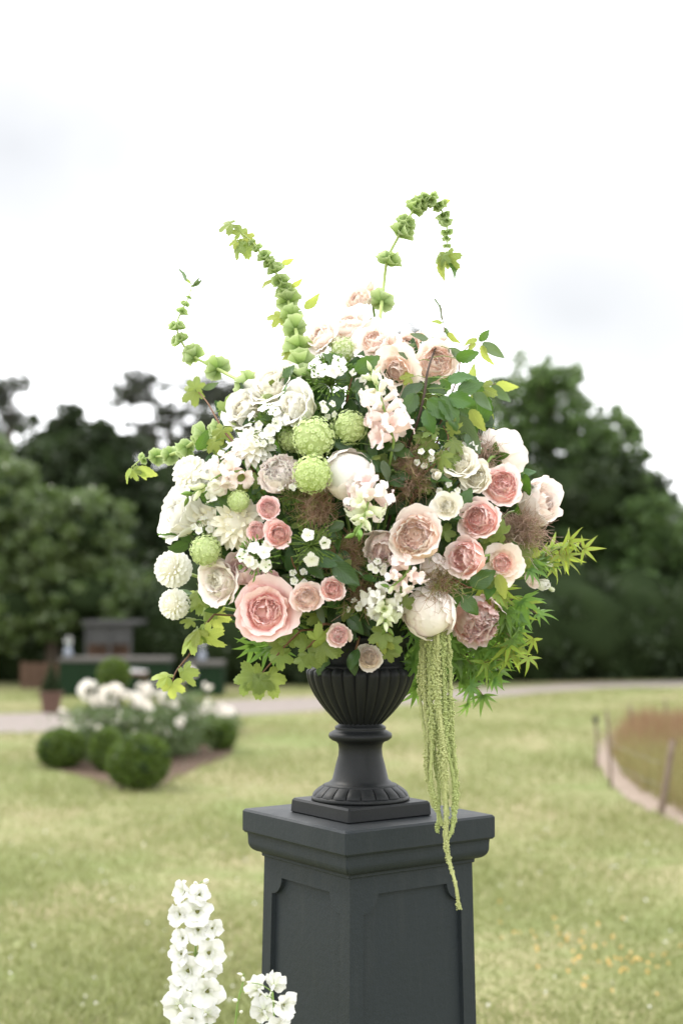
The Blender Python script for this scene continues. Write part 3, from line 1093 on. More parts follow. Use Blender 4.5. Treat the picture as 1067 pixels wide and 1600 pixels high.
def ring_stack(levels):
    """square rings (side, z) round the plinth axis, bevelled by a small chamfer at the corners"""
    V, F, U = [], [], []
    n = len(levels)
    for s, z in levels:
        ch = .0025
        for (a, b) in ((-1, -1), (1, -1), (1, 1), (-1, 1)):
            for (da, db) in (((0, -1), (-1, 0)) if False else ((0, 0), (1, 1))):
                pass
        pts = []
        h = s / 2
        for (a, b, first) in ((-1, -1, 0), (1, -1, 1), (1, 1, 0), (-1, 1, 1)):
            pa_, pb_ = (a * h, b * (h - ch)), (a * (h - ch), b * h)
            pts += [pa_, pb_] if not first else [pb_, pa_]
        for (a, b) in pts:
            q = DL * a + DR * b
            V.append((q.x, q.y, z))
    for i in range(n - 1):
        for j in range(8):
            k = (j + 1) % 8
            F.append((i * 8 + j, (i + 1) * 8 + j, (i + 1) * 8 + k, i * 8 + k))
    F.append(tuple(range((n - 1) * 8, n * 8)))
    return V, F


plinth = thing('plinth', 'tall square charcoal plinth with moulded cap and recessed side panels', 'plinth', (ctr.x, ctr.y, 0))
slab_h = .0455
zs = ZT - slab_h
cap = obj('cap_slab', mesh('cap_slab', *ring_stack([(.30, zs - .0005), (CAP - .006, zs), (CAP, zs + .004), (CAP, ZT - .004), (CAP - .007, ZT)]), None, M['plinth'], False), plinth)
lv = [(.298, zs - .046), (.300, zs - .0445), (.300, zs - .040)]
for k in range(9):
    a = k / 8 * math.pi / 2
    lv.append((.304 + .036 * math.sin(a) ** 1.0, zs - .038 + .020 * (1 - math.cos(a))))
lv += [(.3405, zs - .008), (.342, zs - .0012)]
obj('cornice_moulding', mesh('cornice_moulding', *ring_stack(lv), None, M['plinth'], False), plinth)
ZB = zs - .046
TOPS, BOTS = .291, .318
obj('base_moulding', mesh('base_moulding', *ring_stack([(.40, 0), (.40, .06), (.37, .075), (.35, .10), (.33, .12), (.320, .125)]), None, M['plinth'], False), plinth)


def face_mesh():
    """one side of the tapered body: frame with a sunk, notch-cornered panel; local x across, z up, y out"""
    H = ZB - .122
    wt, wb = TOPS, BOTS - .002
    w_at = lambda z: wb + (wt - wb) * (z / H)
    y_at = lambda z: w_at(z) / 2
    outer = [(-wb / 2, 0), (wb / 2, 0), (wt / 2, H), (-wt / 2, H)]
    m, mt = .030, .034
    r = .034
    z1, z0 = H - mt, .05
    hole = []
    for sx, zc, rev in ((-1, z0, 0), (1, z0, 1), (1, z1, 0), (-1, z1, 1)):
        cx = sx * (w_at(zc) / 2 - m)
        sz = 1 if zc == z0 else -1
        arc = []
        for k in range(7):
            a = math.pi / 2 * k / 6
            arc.append((cx - sx * r * math.cos(a) * 1.0, zc + sz * r * math.sin(a)))
        step = .006
        arc = [(arc[0][0] - sx * step, arc[0][1])] + arc + [(arc[-1][0], arc[-1][1] + sz * step)]
        # from the horizontal side to the vertical side
        hole += arc[::-1] if not rev else arc
    n = len(hole)
    depth = .009
    V2 = outer + hole
    tri = tessellate_polygon([[Vector((x, z, 0)) for x, z in outer], [Vector((x, z, 0)) for x, z in hole]])
    V = [(x, -y_at(z), z) for x, z in V2]
    F = []
    for a, b, c in tri:
        ax, bx_, cx = V2[a], V2[b], V2[c]
        cr = (bx_[0] - ax[0]) * (cx[1] - ax[1]) - (bx_[1] - ax[1]) * (cx[0] - ax[0])
        F.append((a, b, c) if cr > 0 else (a, c, b))
    base = len(V)
    inn = []
    for x, z in hole:
        inn.append((x * .985, -y_at(z) + depth, z))
    V += inn
    for k in range(n):
        k2 = (k + 1) % n
        F.append((4 + k, 4 + k2, base + k2, base + k))
    tri2 = tessellate_polygon([[Vector((x, z, 0)) for x, _, z in inn]])
    pf = []
    for a, b, c in tri2:
        A_, B_, C_ = inn[a], inn[b], inn[c]
        cr = (B_[0] - A_[0]) * (C_[2] - A_[2]) - (B_[2] - A_[2]) * (C_[0] - A_[0])
        pf.append((a, b, c) if cr > 0 else (a, c, b))
    frame = mesh('side_frame', V, F, None, M['plinth'], False)
    panel = mesh('panel', inn, pf, None, M['plinth'], False)
    return frame, panel


fm, pm = face_mesh()
ang0 = math.atan2(DR.y, DR.x)
for k in range(4):
    f = obj('side_frame', fm, plinth, loc=(0, 0, .122), rot=(0, 0, ang0 + k * math.pi / 2))
    obj('panel', pm, f)

# ---- urn
URN = Vector((P(563, 1250, 2.80).x, 2.80, ZT))
urn = thing('fluted_urn', 'black fluted pedestal urn holding the flower arrangement', 'urn', tuple(URN))
ks = 2.80 / FPX
zp = lambda py: P(563, py, 2.80).z - ZT      # height on the urn axis from a pixel row
ZF = .028                                    # top of the square foot
BS = .197
bl_ = []
base_v, base_f = [], []
lv = [(BS - .004, .0006), (BS, .003), (BS - .003, ZF - .004), (BS - .009, ZF)]
obj('square_foot', mesh('square_foot', *ring_stack(lv), None, M['urn'], False), urn)
# foot: ring, gadroon band, flare, neck, collar
r_ = lambda p: p * ks
prof = [(r_(10), ZF + .0006), (r_(75), ZF + .0006), (r_(76), ZF + .004), (r_(74), ZF + .009), (r_(71.5), ZF + .010)]
foot = obj('foot_ring', MB().add(*lathe(prof, 64)).mesh('foot_ring', M['urn']), urn)
gz0, gz1 = ZF + .010, ZF + .028
for k in range(20):
    a0, a1 = 2 * math.pi * (k + .05) / 20, 2 * math.pi * (k + .95) / 20
    V, F = [], []
    for i in range(6):
        v = i / 5
        for j in range(6):
            u = j / 5
            a = a0 + (a1 - a0) * u
            bulge = .0022 * (1 - (2 * u - 1) ** 4) * math.sin(math.pi * min(1, v * .8 + .2))
            rr = r_(72.5) + (r_(57) - r_(72.5)) * v ** 1.25 + bulge + .001
            V.append((rr * math.cos(a), rr * math.sin(a), gz0 + (gz1 - gz0) * v))
    F = [(i * 6 + j, i * 6 + j + 1, (i + 1) * 6 + j + 1, (i + 1) * 6 + j) for i in range(5) for j in range(5)]
    obj('gadroon', mesh('gadroon', V, F, None, M['urn']), urn)
pr = [(r_(72), gz0 - .001), (r_(56.5), gz1 - .001), (r_(57), gz1 + .001), (r_(50), gz1 + .004), (r_(43.5), gz1 + .011), (r_(37.5), zp(1192)), (r_(34.2), zp(1180)), (r_(33.4), zp(1170)), (r_(34.5), zp(1162)), (r_(38), zp(1158)),
      (r_(44), zp(1156)), (r_(48.2), zp(1152.5)), (r_(49.3), zp(1149)), (r_(48), zp(1145)), (r_(43), zp(1142)), (r_(39.5), zp(1140)), (r_(39), zp(1138)), (r_(40), zp(1136)), (r_(38), zp(1134)), (r_(34), zp(1132)), (r_(33), zp(1127))]
obj('pedestal', MB().add(*lathe(pr, 64)).mesh('pedestal', M['urn']), urn)
NFL = 26
b_top = zp(1041)
b_bot = zp(1131)
for k in range(NFL):
    V = []
    nu, nv = 7, 14
    w = 2 * math.pi / NFL
    for i in range(nv + 1):
        v = i / nv
        z = b_bot + (b_top - b_bot) * v
        rr = r_(33 + 51.5 * math.sin(math.pi / 2 * min(1, v * 1.04)) ** .92)
        if v > .9:
            q = (v - .9) / .1
            rr -= r_(9) * (1 - math.sqrt(max(0, 1 - q * q)))
        for j in range(nu):
            u = j / (nu - 1) * 2 - 1
            a = (k + .5) * w + u * w / 2
            d = .0045 + .004 * v
            rad = rr - d * (1 - math.sqrt(max(0, 1 - u * u * .97)))
            V.append((rad * math.cos(a), rad * math.sin(a), z))
    F = [(i * nu + j, i * nu + j + 1, (i + 1) * nu + j + 1, (i + 1) * nu + j) for i in range(nv) for j in range(nu - 1)]
    obj('flute', mesh('flute', V, F, None, M['urn']), urn)
rim = [(r_(74), b_top - .003), (r_(76), b_top + .001), (r_(72), b_top + .004), (r_(69), b_top + .008), (r_(68), zp(1022)), (r_(70), zp(1012)), (r_(79), zp(1004)), (r_(85), zp(999)), (r_(86), zp(995)), (r_(82), zp(992)), (r_(70), zp(993)), (r_(64), zp(1004)), (r_(63), zp(1030)), (r_(20), zp(1032)), (.001, zp(1032))]
obj('rim', MB().add(*lathe(rim, 64)).mesh('rim', M['urn']), urn)

# ================================================================== FLOWER GENERATORS
def petal(W, L, th, kap=0., prof='rose', rnd=.25, notch=0., ruf=0., rf=3., edge=0., nu=7, nv=8, r0=0., lip=0., ph=0.):
    """one petal growing from the axis; th = angles (deg) from the axis along its length; returns V, F, UV"""
    vf = np.linspace(0, 1, 41)
    thf = np.radians(np.interp(vf, np.linspace(0, 1, len(th)), th))
    rc = r0 + np.concatenate([[0], np.cumsum(np.sin(thf[:-1]) * L / 40)])
    zc = np.concatenate([[0], np.cumsum(np.cos(thf[:-1]) * L / 40)])
    u = np.linspace(-1, 1, nu)[None, :]
    v = np.linspace(0, 1, nv + 1)[:, None]
    U, Vv = np.broadcast_arrays(u, v)
    if prof == 'rose':
        w = .30 + .70 * np.sin(np.pi / 2 * np.minimum(1, Vv / .68))
        w = w * np.where(Vv > .68, np.cos((Vv - .68) / .32 * .75), 1)
        ve = Vv - rnd * U ** 2 * Vv ** 3 - notch * np.exp(-(U / .22) ** 2) * Vv ** 6
    elif prof == 'point':
        w = np.sin(np.pi * (Vv * .96 + .04) ** .72) ** .8 + .06 * (1 - Vv)
        ve = Vv
    elif prof == 'lance':
        w = (np.sin(np.pi * np.minimum(1, Vv * .985 + .015) ** .55)) ** 1.1 + .02
        ve = Vv
    else:                                        # round
        w = .22 + .78 * np.sin(np.pi / 2 * np.minimum(1, Vv / .6))
        w = w * np.where(Vv > .6, np.sqrt(np.maximum(.12, 1 - ((Vv - .6) / .42) ** 2)), 1)
        ve = Vv - .10 * U ** 2 * Vv ** 3 - notch * np.exp(-(U / .25) ** 2) * Vv ** 6
    ve = ve - (.016 * np.sin(9 * U + 3 * ph) + .011 * np.sin(19 * U + 5 * ph)) * Vv ** 8 * (prof == 'rose')
    r = np.interp(ve, vf, rc)
    z = np.interp(ve, vf, zc)
    t = np.interp(ve, vf, thf)
    s = U * W / 2 * w
    if kap:
        tan = np.sin(s * kap) / kap
        inn = (1 - np.cos(s * kap)) / kap
    else:
        tan, inn = s, 0 * s
    inn = inn + ruf * Vv ** 2 * (np.sin(rf * np.pi * U + ph) + .45 * np.sin(rf * 2.3 * np.pi * U + 2 * ph) * Vv ** 3) - edge * np.abs(U) ** 3 * Vv - lip * np.maximum(0, Vv - .8) ** 1.5 * 11
    X = r - np.cos(t) * inn
    Z = z + np.sin(t) * inn
    V = np.stack([X, tan, Z], -1).reshape(-1, 3)
    F = [(i * nu + j, i * nu + j + 1, (i + 1) * nu + j + 1, (i + 1) * nu + j) for i in range(nv) for j in range(nu - 1)]
    UV = np.stack([U, Vv], -1).reshape(-1, 2)
    return V, F, UV


def xf(V, az=0, tilt=0, loc=(0, 0, 0), sc=1., spin=0):
    V = np.asarray(V, float) * sc
    if spin:
        c, s = math.cos(spin), math.sin(spin)
        V = np.stack([V[:, 0], V[:, 1] * c - V[:, 2] * s, V[:, 1] * s + V[:, 2] * c], 1)
    if tilt:
        c, s = math.cos(tilt), math.sin(tilt)
        V = np.stack([V[:, 0] * c + V[:, 2] * s, V[:, 1], -V[:, 0] * s + V[:, 2] * c], 1)
    c, s = math.cos(az), math.sin(az)
    V = np.stack([V[:, 0] * c - V[:, 1] * s, V[:, 0] * s + V[:, 1] * c, V[:, 2]], 1)
    return V + np.array(loc)


def rotm(V, M4):
    A = np.array(M4.to_3x3() if len(M4) == 4 else M4)
    return np.asarray(V) @ A.T


# ---- petal and leaf colours
W_ = (.84, .82, .76)
PM = {
    'white': m_petal('petal_white', (.79, .80, .60), (.86, .85, .775), (.88, .87, .83)),
    'cream': m_petal('petal_cream', (.86, .81, .58), (.88, .84, .71), (.89, .86, .775)),
    'blush': m_petal('petal_blush', (.93, .84, .74), (.94, .86, .81), (.945, .88, .85)),
    'pale': m_petal('petal_pale_pink', (.95, .79, .73), (.95, .79, .76), (.955, .83, .81)),
    'pink': m_petal('petal_pink', (.945, .66, .61), (.945, .67, .64), (.95, .735, .715)),
    'mauve': m_petal('petal_mauve_pink', (.94, .72, .70), (.94, .77, .76), (.95, .82, .815)),
    'deep': m_petal('petal_deep_pink', (.95, .50, .42), (.95, .60, .54), (.955, .72, .68)),
    'peach': m_petal('petal_peach', (.95, .77, .61), (.95, .81, .71), (.95, .85, .785)),
    'apricot': m_petal('petal_apricot', (.955, .66, .48), (.955, .75, .635), (.955, .82, .755)),
    'lime': m_petal('petal_lime', (.46, .58, .17), (.60, .70, .31), (.70, .78, .44), trans=.4),
    'limepale': m_petal('petal_pale_lime', (.62, .70, .36), (.76, .80, .56), (.81, .83, .68), trans=.4),
}
LM = {
    'dark': m_leaf('leaf_dark_green', (.045, .095, .025), (.025, .060, .018), (.07, .16, .02), .22, .38, .45),
    'rose': m_leaf('leaf_rose_green', (.065, .13, .030), (.040, .095, .025), (.14, .28, .03), .35, .36, .5),
    'lobed': m_leaf('leaf_lobed_lime', (.20, .26, .075), (.13, .19, .045), (.38, .46, .10), .42, .5, .35),
    'lobedy': m_leaf('leaf_lobed_yellow', (.32, .38, .10), (.22, .30, .06), (.52, .58, .12), .5, .5, .3),
    'maple': m_leaf('leaf_maple', (.135, .235, .05), (.055, .13, .025), (.25, .41, .07), .45, .45, .35, vein=.25),
    'mapletip': m_leaf('leaf_maple_tip', (.24, .34, .06), (.16, .26, .04), (.40, .50, .07), .45, .45, .35, vein=.25, edge=(.38, .20, .05)),
    'bell': m_leaf('bell_calyx', (.36, .47, .19), (.25, .37, .12), (.50, .62, .26), .45, .55, .3, vein=.45),
    'phlox': m_leaf('phlox_bud', (.20, .32, .06), (.12, .22, .04), (.25, .4, .06), .25, .5, .3, vein=0),
    'sage': m_leaf('leaf_grey_green', (.13, .18, .10), (.09, .14, .07), (.2, .3, .1), .3, .45, .4, vein=.2),
}
M['stem_g'] = m_plain('green_stem', (.12, .20, .045), (.22, .32, .085), 30, .5, .3)
M['stem_pale'] = m_plain('pale_green_stem', (.34, .44, .14), (.46, .54, .22), 30, .5, .3, .2, (.4, .5, .15))
M['stem_br'] = m_plain('reddish_twig', (.11, .055, .03), (.19, .10, .055), 30, .6, .25)
M['stem_dk'] = m_plain('dark_twig', (.035, .022, .018), (.07, .045, .03), 30, .6, .25)
M['eye'] = m_plain('dark_floret_eye', (.05, .05, .02), (.10, .10, .03), 30, .6, .2)

AXY = 2.80
MOUTH = P(563, 1010, AXY)


def depth(px, py, off=0.):
    e = ((px - 545) / 300) ** 2 + ((py - 780) / (300 if py < 780 else 250)) ** 2
    return AXY - .27 * math.sqrt(max(0, 1 - e)) + off


def face_dir(fx, fz, back=False):
    t = math.sqrt(max(0.0, 1 - fx * fx - fz * fz))
    v = Vector((fx, t if back else -t, fz))
    return v.normalized()


def orient(d, spin=0):
    q = d.to_track_quat('Z', 'Y') @ Quaternion((0, 0, 1), spin)
    return q


def stem_to_mouth(root, d, length=None, mat='stem_g', rad=.003, start=0.):
    """a stem from the flower base, backwards, bending into the urn mouth; in root's local space"""
    p0 = root.location - d * 0 + d * start
    back = p0 - d * .06
    tgt = MOUTH + Vector(((p0.x - MOUTH.x) * .10, (p0.y - MOUTH.y) * .10, -.03 + random.uniform(-.02, .01)))
    tgt.x += random.uniform(-.02, .02)
    mid = back.lerp(tgt, .5) + Vector((0, .02, .02))
    path = smoothpath([p0, back, mid, tgt], 12)
    mi = root.rotation_euler.to_matrix().inverted() if root.rotation_mode != 'QUATERNION' else root.rotation_quaternion.to_matrix().inverted()
    sc = root.scale[0]
    loc = (path - np.array(root.location)) @ np.array(mi).T / sc
    return obj('stem', MB().add(*tube(loc, rad / sc, 6)).mesh('stem', M[mat]), root)


def flower_root(name, label, cat, px, py, rpx, fx, fz, off=0., back=False, spin=None, group=None, Y=None):
    y = depth(px, py, off) if Y is None else Y
    d = face_dir(fx, fz, back)
    p = P(px, py, y)
    r = rpx * y / FPX * (1.02 if cat in ('rose', 'peony') else 1)
    o = thing(name, label, cat, p, group)
    o.rotation_mode = 'QUATERNION'
    o.rotation_quaternion = orient(d, random.uniform(0, 6.28) if spin is None else spin)
    o.scale = (r, r, r)
    return o, d, r


# ---- rose and peony heads, all of unit radius
def rosette(n, r1, h, seed, mat, name='rosette', w=.5, frill=.05, quarter=0, dip=.12, rcup=0., ball=False):
    rs = np.random.default_rng(seed)
    mb = MB()
    if ball:                                     # closed heart of a globe peony
        pf = [(.80 * math.sin(math.pi * k / 10) + .004, .64 - .66 * math.cos(math.pi * k / 10)) for k in range(11)]
        Vh, Fh, Uh = lathe(pf, 22, lambda a, i: 1 + .05 * math.sin(3 * a + i * .4))
        mb.add(Vh, Fh, np.asarray(Uh) * [1, .5] + [0, .5])
    # dome added under the petal edges to keep light from getting trapped
    Vh, Fh, Uh = lathe([(r1 * 1.25, h * .25), (r1 * 1.15, h * .48), (r1 * .95, h * .60), (r1 * .5, h * .66), (.004, h * .68)], 18, lambda a, i: 1 + .06 * math.sin(5 * a + i))
    mb.add(Vh, Fh, np.asarray(Uh) * [1, .3] + [0, .35])
    for i in range(n):
        f = ((i + .5) / n) ** .55
        rad = r1 * f
        a = i * 2.39996 + rs.normal() * .12
        if quarter:
            q = (a % (2 * math.pi)) / (2 * math.pi) * quarter
            a = (math.floor(q) + .5 + ((q % 1) - .5) * .8) / quarter * 2 * math.pi
        hh = h * (1 - dip * (1 - f) + rs.normal() * .04)
        kap = 1 / max(.10, rad * (1.0 if not quarter else .55)) * rs.uniform(.7, 1.1)
        Wd = min(w * (.45 + .75 * f), 2.6 / kap)
        V, F, U = petal(Wd, hh, [22 + 16 * f, 10 + 6 * f, -8 + 12 * rs.normal() + rcup, -10 + 16 * rs.normal()], kap, 'rose', .12, rs.uniform(0, .1), frill * rs.uniform(.3, 1.2), rs.uniform(1.5, 3.2), nu=7, nv=5, r0=rad * .75, ph=rs.uniform(0, 6))
        mb.add(xf(V, a, rs.normal() * .06), F, U)
    return mb.mesh(name, mat)


STYLES = {
    # rings: (count, W, L, th, kap, kw)
    'garden': [(5, 1.30, 1.30, [82, 62, 30, 22, 40], .75, dict(rnd=.16, ruf=.035, lip=.06)),
               (6, 1.12, 1.18, [72, 46, 12, 2, 4], 1.0, dict(rnd=.16, ruf=.03)),
               (7, .92, 1.05, [60, 30, 0, -10, -12], 1.3, dict(rnd=.15, ruf=.03))],
    'open': [(5, 1.35, 1.32, [86, 76, 58, 50, 66], .55, dict(rnd=.14, ruf=.05, lip=.06)),
             (6, 1.15, 1.10, [78, 56, 30, 18, 22], .85, dict(rnd=.15, ruf=.04)),
             (6, .90, .95, [62, 34, 4, -8, -8], 1.2, dict(rnd=.15, ruf=.03))],
    'florist': [(5, 1.50, 1.40, [76, 54, 30, 30, 56], .62, dict(rnd=.12, ruf=.04, lip=.10, edge=.03)),
                (6, 1.28, 1.30, [68, 42, 14, 10, 30], .85, dict(rnd=.12, ruf=.035, lip=.08, edge=.02)),
                (7, .98, 1.20, [56, 30, 6, 0, 12], 1.05, dict(rnd=.10, ruf=.025, lip=.04)),
                (7, .80, 1.10, [44, 20, 0, -8, -4], 1.5, dict(rnd=.12, ruf=.03))],
    'globe': [(5, 1.75, 1.75, [92, 68, 24, -14, -38], .95, dict(rnd=.22, notch=.06, ruf=.02)),
              (5, 1.65, 1.75, [86, 58, 14, -28, -58], 1.05, dict(rnd=.22, notch=.08, ruf=.025)),
              (5, 1.55, 1.75, [80, 48, 4, -40, -74], 1.15, dict(rnd=.22, notch=.10, ruf=.03)),
              (5, 1.35, 1.62, [70, 38, -6, -50, -88], 1.3, dict(rnd=.22, notch=.08, ruf=.03))],
    'ruffle': [(6, 1.35, 1.45, [90, 66, 34, 10, 0], .8, dict(rnd=.2, notch=.08, ruf=.06, rf=3.5)),
               (7, 1.1, 1.35, [80, 50, 14, -4, -6], .9, dict(rnd=.16, notch=.1, ruf=.09, rf=4)),
               (8, .9, 1.25, [62, 34, 4, -10, -4], 1.1, dict(rnd=.12, notch=.1, ruf=.10, rf=4))],
    'bud': [(3, 1.25, 1.75, [62, 26, 2, -10, 4], 1.25, dict(rnd=.16, ruf=.02, lip=.04)),
            (4, 1.05, 1.75, [48, 16, -4, -14, -8], 1.6, dict(rnd=.18, ruf=.02))],
    'cup': [(5, 1.30, 1.55, [84, 56, 18, 2, 8], .85, dict(rnd=.16, ruf=.035, lip=.06)),
            (6, 1.12, 1.48, [74, 44, 6, -8, -4], 1.05, dict(rnd=.16, ruf=.03)),
            (6, .92, 1.38, [60, 32, -2, -14, -12], 1.35, dict(rnd=.15, ruf=.03))],
}
CENTRE = {'garden': (36, .60, 1.02, .50, .06, 0, .04), 'open': (30, .44, .84, .38, .05, 0, .05), 'florist': (28, .50, 1.06, .48, .04, 5, .1), 'globe': (14, .30, 1.15, .5, .04, 0, .05),
          'ruffle': (44, .62, 1.22, .55, .11, 0, .12), 'bud': (7, .26, 1.45, .5, .02, 0, .0), 'cup': (22, .45, 1.2, .44, .05, 4, .15)}
_cache = {}


def head_meshes(style, outer, inner, core):
    key = (style, outer, inner, core)
    if key in _cache:
        return _cache[key]
    rings = []
    nr = len(STYLES[style])
    for ri, (cnt, W, L, th, kap, kw) in enumerate(STYLES[style]):
        var = []
        for s in range(3):
            rs = np.random.default_rng(hash(style) % 1000 + ri * 10 + s if False else ri * 10 + s + len(style))
            th2 = [a + rs.normal() * 4 for a in th]
            V, F, U = petal(W * rs.uniform(.93, 1.08), L * rs.uniform(.95, 1.05), th2, kap * rs.uniform(.9, 1.1), r0=.06, ph=rs.uniform(0, 6), rf=kw.get('rf', rs.uniform(1.6, 3.4)), nu=9, nv=9, **{k: v for k, v in kw.items() if k != 'rf'})
            mt = PM[outer] if ri < max(1, nr - 1) else PM[inner]
            var.append(mesh('petal', V, F, U, mt))
        rings.append((cnt, var))
    c = CENTRE[style]
    cm = [rosette(c[0], c[1], c[2], s, PM[core], 'rosette', c[3], c[4], c[5], c[6], ball=(style == 'globe')) for s in (1, 2)]
    # calyx
    mb = MB()
    for k in range(5):
        V, F, U = petal(.34, .62, [95, 100, 80, 70], .6, 'point', nu=5, nv=5, r0=.03)
        mb.add(xf(V, k * 1.2566 + .3, 0, (0, 0, -.03)), F, U)
    mb.add(*lathe([(.0, -.20), (.07, -.19), (.12, -.10), (.10, .0), (.04, .03)], 10))
    cal = mb.mesh('calyx', LM['rose'])
    _cache[key] = (rings, cm, cal)
    return _cache[key]


def bloom(name, label, cat, px, py, rpx, fx, fz, style, outer, inner, core, off=0., back=False, group=None, scale_h=1., stem='stem_g', drop=0.):
    o, d, r = flower_root(name, label, cat, px, py, rpx, fx, fz, off, back, group=group)
    # seat the head so its middle, not its base, lies at the pixel
    o.location = o.location - d * r * .55
    rings, cm, cal = head_meshes(style, outer, inner, core)
    a0 = random.uniform(0, 6.28)
    jit = .035 if style == 'globe' else .10
    for ri, (cnt, var) in enumerate(rings):
        for k in range(cnt):
            a = a0 + ri * .55 + 2 * math.pi * (k + random.uniform(-.13, .13)) / cnt
            s = random.uniform(.90, 1.10)
            q = Quaternion((0, 0, 1), a) @ Quaternion((0, 1, 0), random.gauss(0, jit) + (.06 if ri == 0 else 0)) @ Quaternion((1, 0, 0), random.gauss(0, jit))
            m4 = Matrix.LocRotScale(Vector((0, 0, random.uniform(-.02, .02))), q, Vector((s, s * random.uniform(.92, 1.08), s * scale_h)))
            obj('petal', var[(k + ri) % 3], o, mat4=m4)
    m4 = Matrix.LocRotScale(Vector((0, 0, 0)), Quaternion((0, 0, 1), random.uniform(0, 6)), Vector((1, 1, scale_h)))
    obj('rosette', cm[int(px) % 2], o, mat4=m4)
    obj('calyx', cal, o)
    stem_to_mouth(o, d, mat=stem, rad=.0028)
    return o


# ---- viburnum snowball
def snowball_mesh(seed, mat, n=165):
    rs = np.random.default_rng(seed)
    mb = MB()
    for i in range(n):
        z = 1 - 2 * (i + .5) / n
        if z < -.85:
            continue
        rr = math.sqrt(1 - z * z)
        a = i * 2.39996
        d = Vector((rr * math.cos(a), rr * math.sin(a), z)) + Vector(rs.normal(size=3) * .07)
        d.normalize()
        q = orient(d, rs.uniform(0, 6))
        Q = np.array(q.to_matrix())
        rad = .90 + rs.normal() * .035
        for k in range(5):
            V, F, U = petal(.115, .125, [72, 80, 98], 0, 'round', nu=3, nv=3, ruf=.012)
            V = xf(V, k * 1.2566, rs.normal() * .18)
            V = V @ Q.T + np.array(d) * rad
            mb.add(V, F, U)
    return mb.mesh('florets', mat)


SB = [snowball_mesh(s, PM['lime']) for s in (3, 4)]
SB.append(snowball_mesh(5, PM['limepale']))
sbcore = MB().add(*lathe([(0.01, -.84), (.4, -.74), (.72, -.42), (.84, 0), (.72, .42), (.4, .74), (.01, .84)], 18)).mesh('core', PM['lime'])


def snowball(label, px, py, rpx, fx, fz, off=0., kind=0, squash=1.):
    o, d, r = flower_root('viburnum_snowball', label, 'viburnum', px, py, rpx, fx, fz, off, group='green viburnum snowballs')
    f = obj('florets', SB[kind], o, scale=(1, 1, squash))
    f['kind'] = 'stuff'
    obj('core', sbcore, o, scale=(.97, .97, .97 * squash))
    stem_to_mouth(o, d, rad=.0026)


# ---- dahlias
def dahlia_mesh(n, L, W, prof, mat, seed, zmin=-.55, cupk=2.2, th=(0, 14, 26)):
    rs = np.random.default_rng(seed)
    mb = MB()
    for i in range(n):
        z = 1 - (1 - zmin) * (i + .5) / n
        rr = math.sqrt(max(0, 1 - z * z))
        a = i * 2.39996 + rs.normal() * .05
        d = Vector((rr * math.cos(a), rr * math.sin(a), z)).normalized()
        s = .45 + .62 * min(1, (i / n) * 2.2)
        V, F, U = petal(W * s, L * s, list(th), cupk, prof, .2, nu=5, nv=5, edge=-.02)
        # petal grows along z from centre; tilt the z axis to d
        ang = math.acos(max(-1, min(1, d.z))) + rs.normal() * .05
        mb.add(xf(V, a, ang, tuple(np.array(d) * (1 - L * s * .86))), F, U)
    return mb.mesh('petals', mat)


DH = {'pompon': dahlia_mesh(110, .46, .34, 'rose', PM['white'], 1), 'deco': dahlia_mesh(64, .72, .36, 'point', PM['cream'], 2, -.35, 1.6, (0, 10, 34)),
      'decow': dahlia_mesh(58, .75, .38, 'point', PM['white'], 3, -.25, 1.6, (0, 10, 40))}
dcore = MB().add(*lathe([(.01, -.5), (.3, -.42), (.55, -.2), (.62, .1), (.5, .4), (.25, .6), (.01, .66)], 16)).mesh('core', PM['cream'])


def dahlia(label, px, py, rpx, fx, fz, kind, off=0., back=False):
    o, d, r = flower_root('dahlia', label, 'dahlia', px, py, rpx, fx, fz, off, back, group='white dahlias')
    f = obj('petals', DH[kind], o)
    f['kind'] = 'stuff'
    obj('core', dcore, o)
    mb = MB()
    for k in range(7):
        V, F, U = petal(.3, .4, [100, 120, 140], .8, 'point', nu=3, nv=4)
        mb.add(xf(V, k * .9, 0, (0, 0, -.42)), F, U)
    obj('calyx', mb.mesh('calyx', LM['phlox']), o)
    stem_to_mouth(o, d, mat='stem_pale', rad=.0030)


# ---- small florets
def floret_snap(mat_a, seed):
    """snapdragon floret: pouch tube with two upright and three hanging lobes"""
    rs = np.random.default_rng(seed)
    mb = MB()
    V, F, U = lathe([(.10, 0), (.20, .18), (.26, .45), (.30, .72), (.34, .85)], 12, lambda a, i: 1 + .12 * math.sin(2 * a))
    mb.add(V, F, U)
    for a, L, t0, w in ((.5, .72, (10, 40, 75, 110), .62), (-.5, .72, (10, 40, 75, 110), .62), (2.3, .55, (30, 70, 110, 130), .5), (3.14, .55, (20, 60, 105, 130), .55), (-2.3, .55, (30, 70, 110, 130), .5)):
        V, F, U = petal(w, L, list(t0), .5, 'round', nu=7, nv=6, ruf=.07, rf=3 + rs.uniform(0, 1), ph=rs.uniform(0, 6))
        U = U * np.array([1, .5]) + np.array([0, .5])
        mb.add(xf(V, a, 0, (.26 * math.cos(a), .26 * math.sin(a), .78)), F, U)
    return mb.mesh('floret', mat_a)


def floret_flat(mat, n=5, W=.62, L=.62, th=(70, 84, 98), prof='round', eye=True, ruf=.03, name='floret', seed=0, tubeL=.5):
    rs = np.random.default_rng(seed)
    mb = MB()
    for k in range(n):
        V, F, U = petal(W * rs.uniform(.9, 1.1), L * rs.uniform(.9, 1.1), [x + rs.normal() * 6 for x in th], .35, prof, nu=5, nv=5, ruf=ruf, notch=.04, ph=rs.uniform(0, 6), r0=.04)
        mb.add(xf(V, k * 2 * math.pi / n, rs.normal() * .06, (0, 0, (k % 2) * .015)), F, U)
    mb.add(*lathe([(.035, -tubeL), (.05, -tubeL * .5), (.07, 0)], 8))
    return mb.mesh(name, mat)


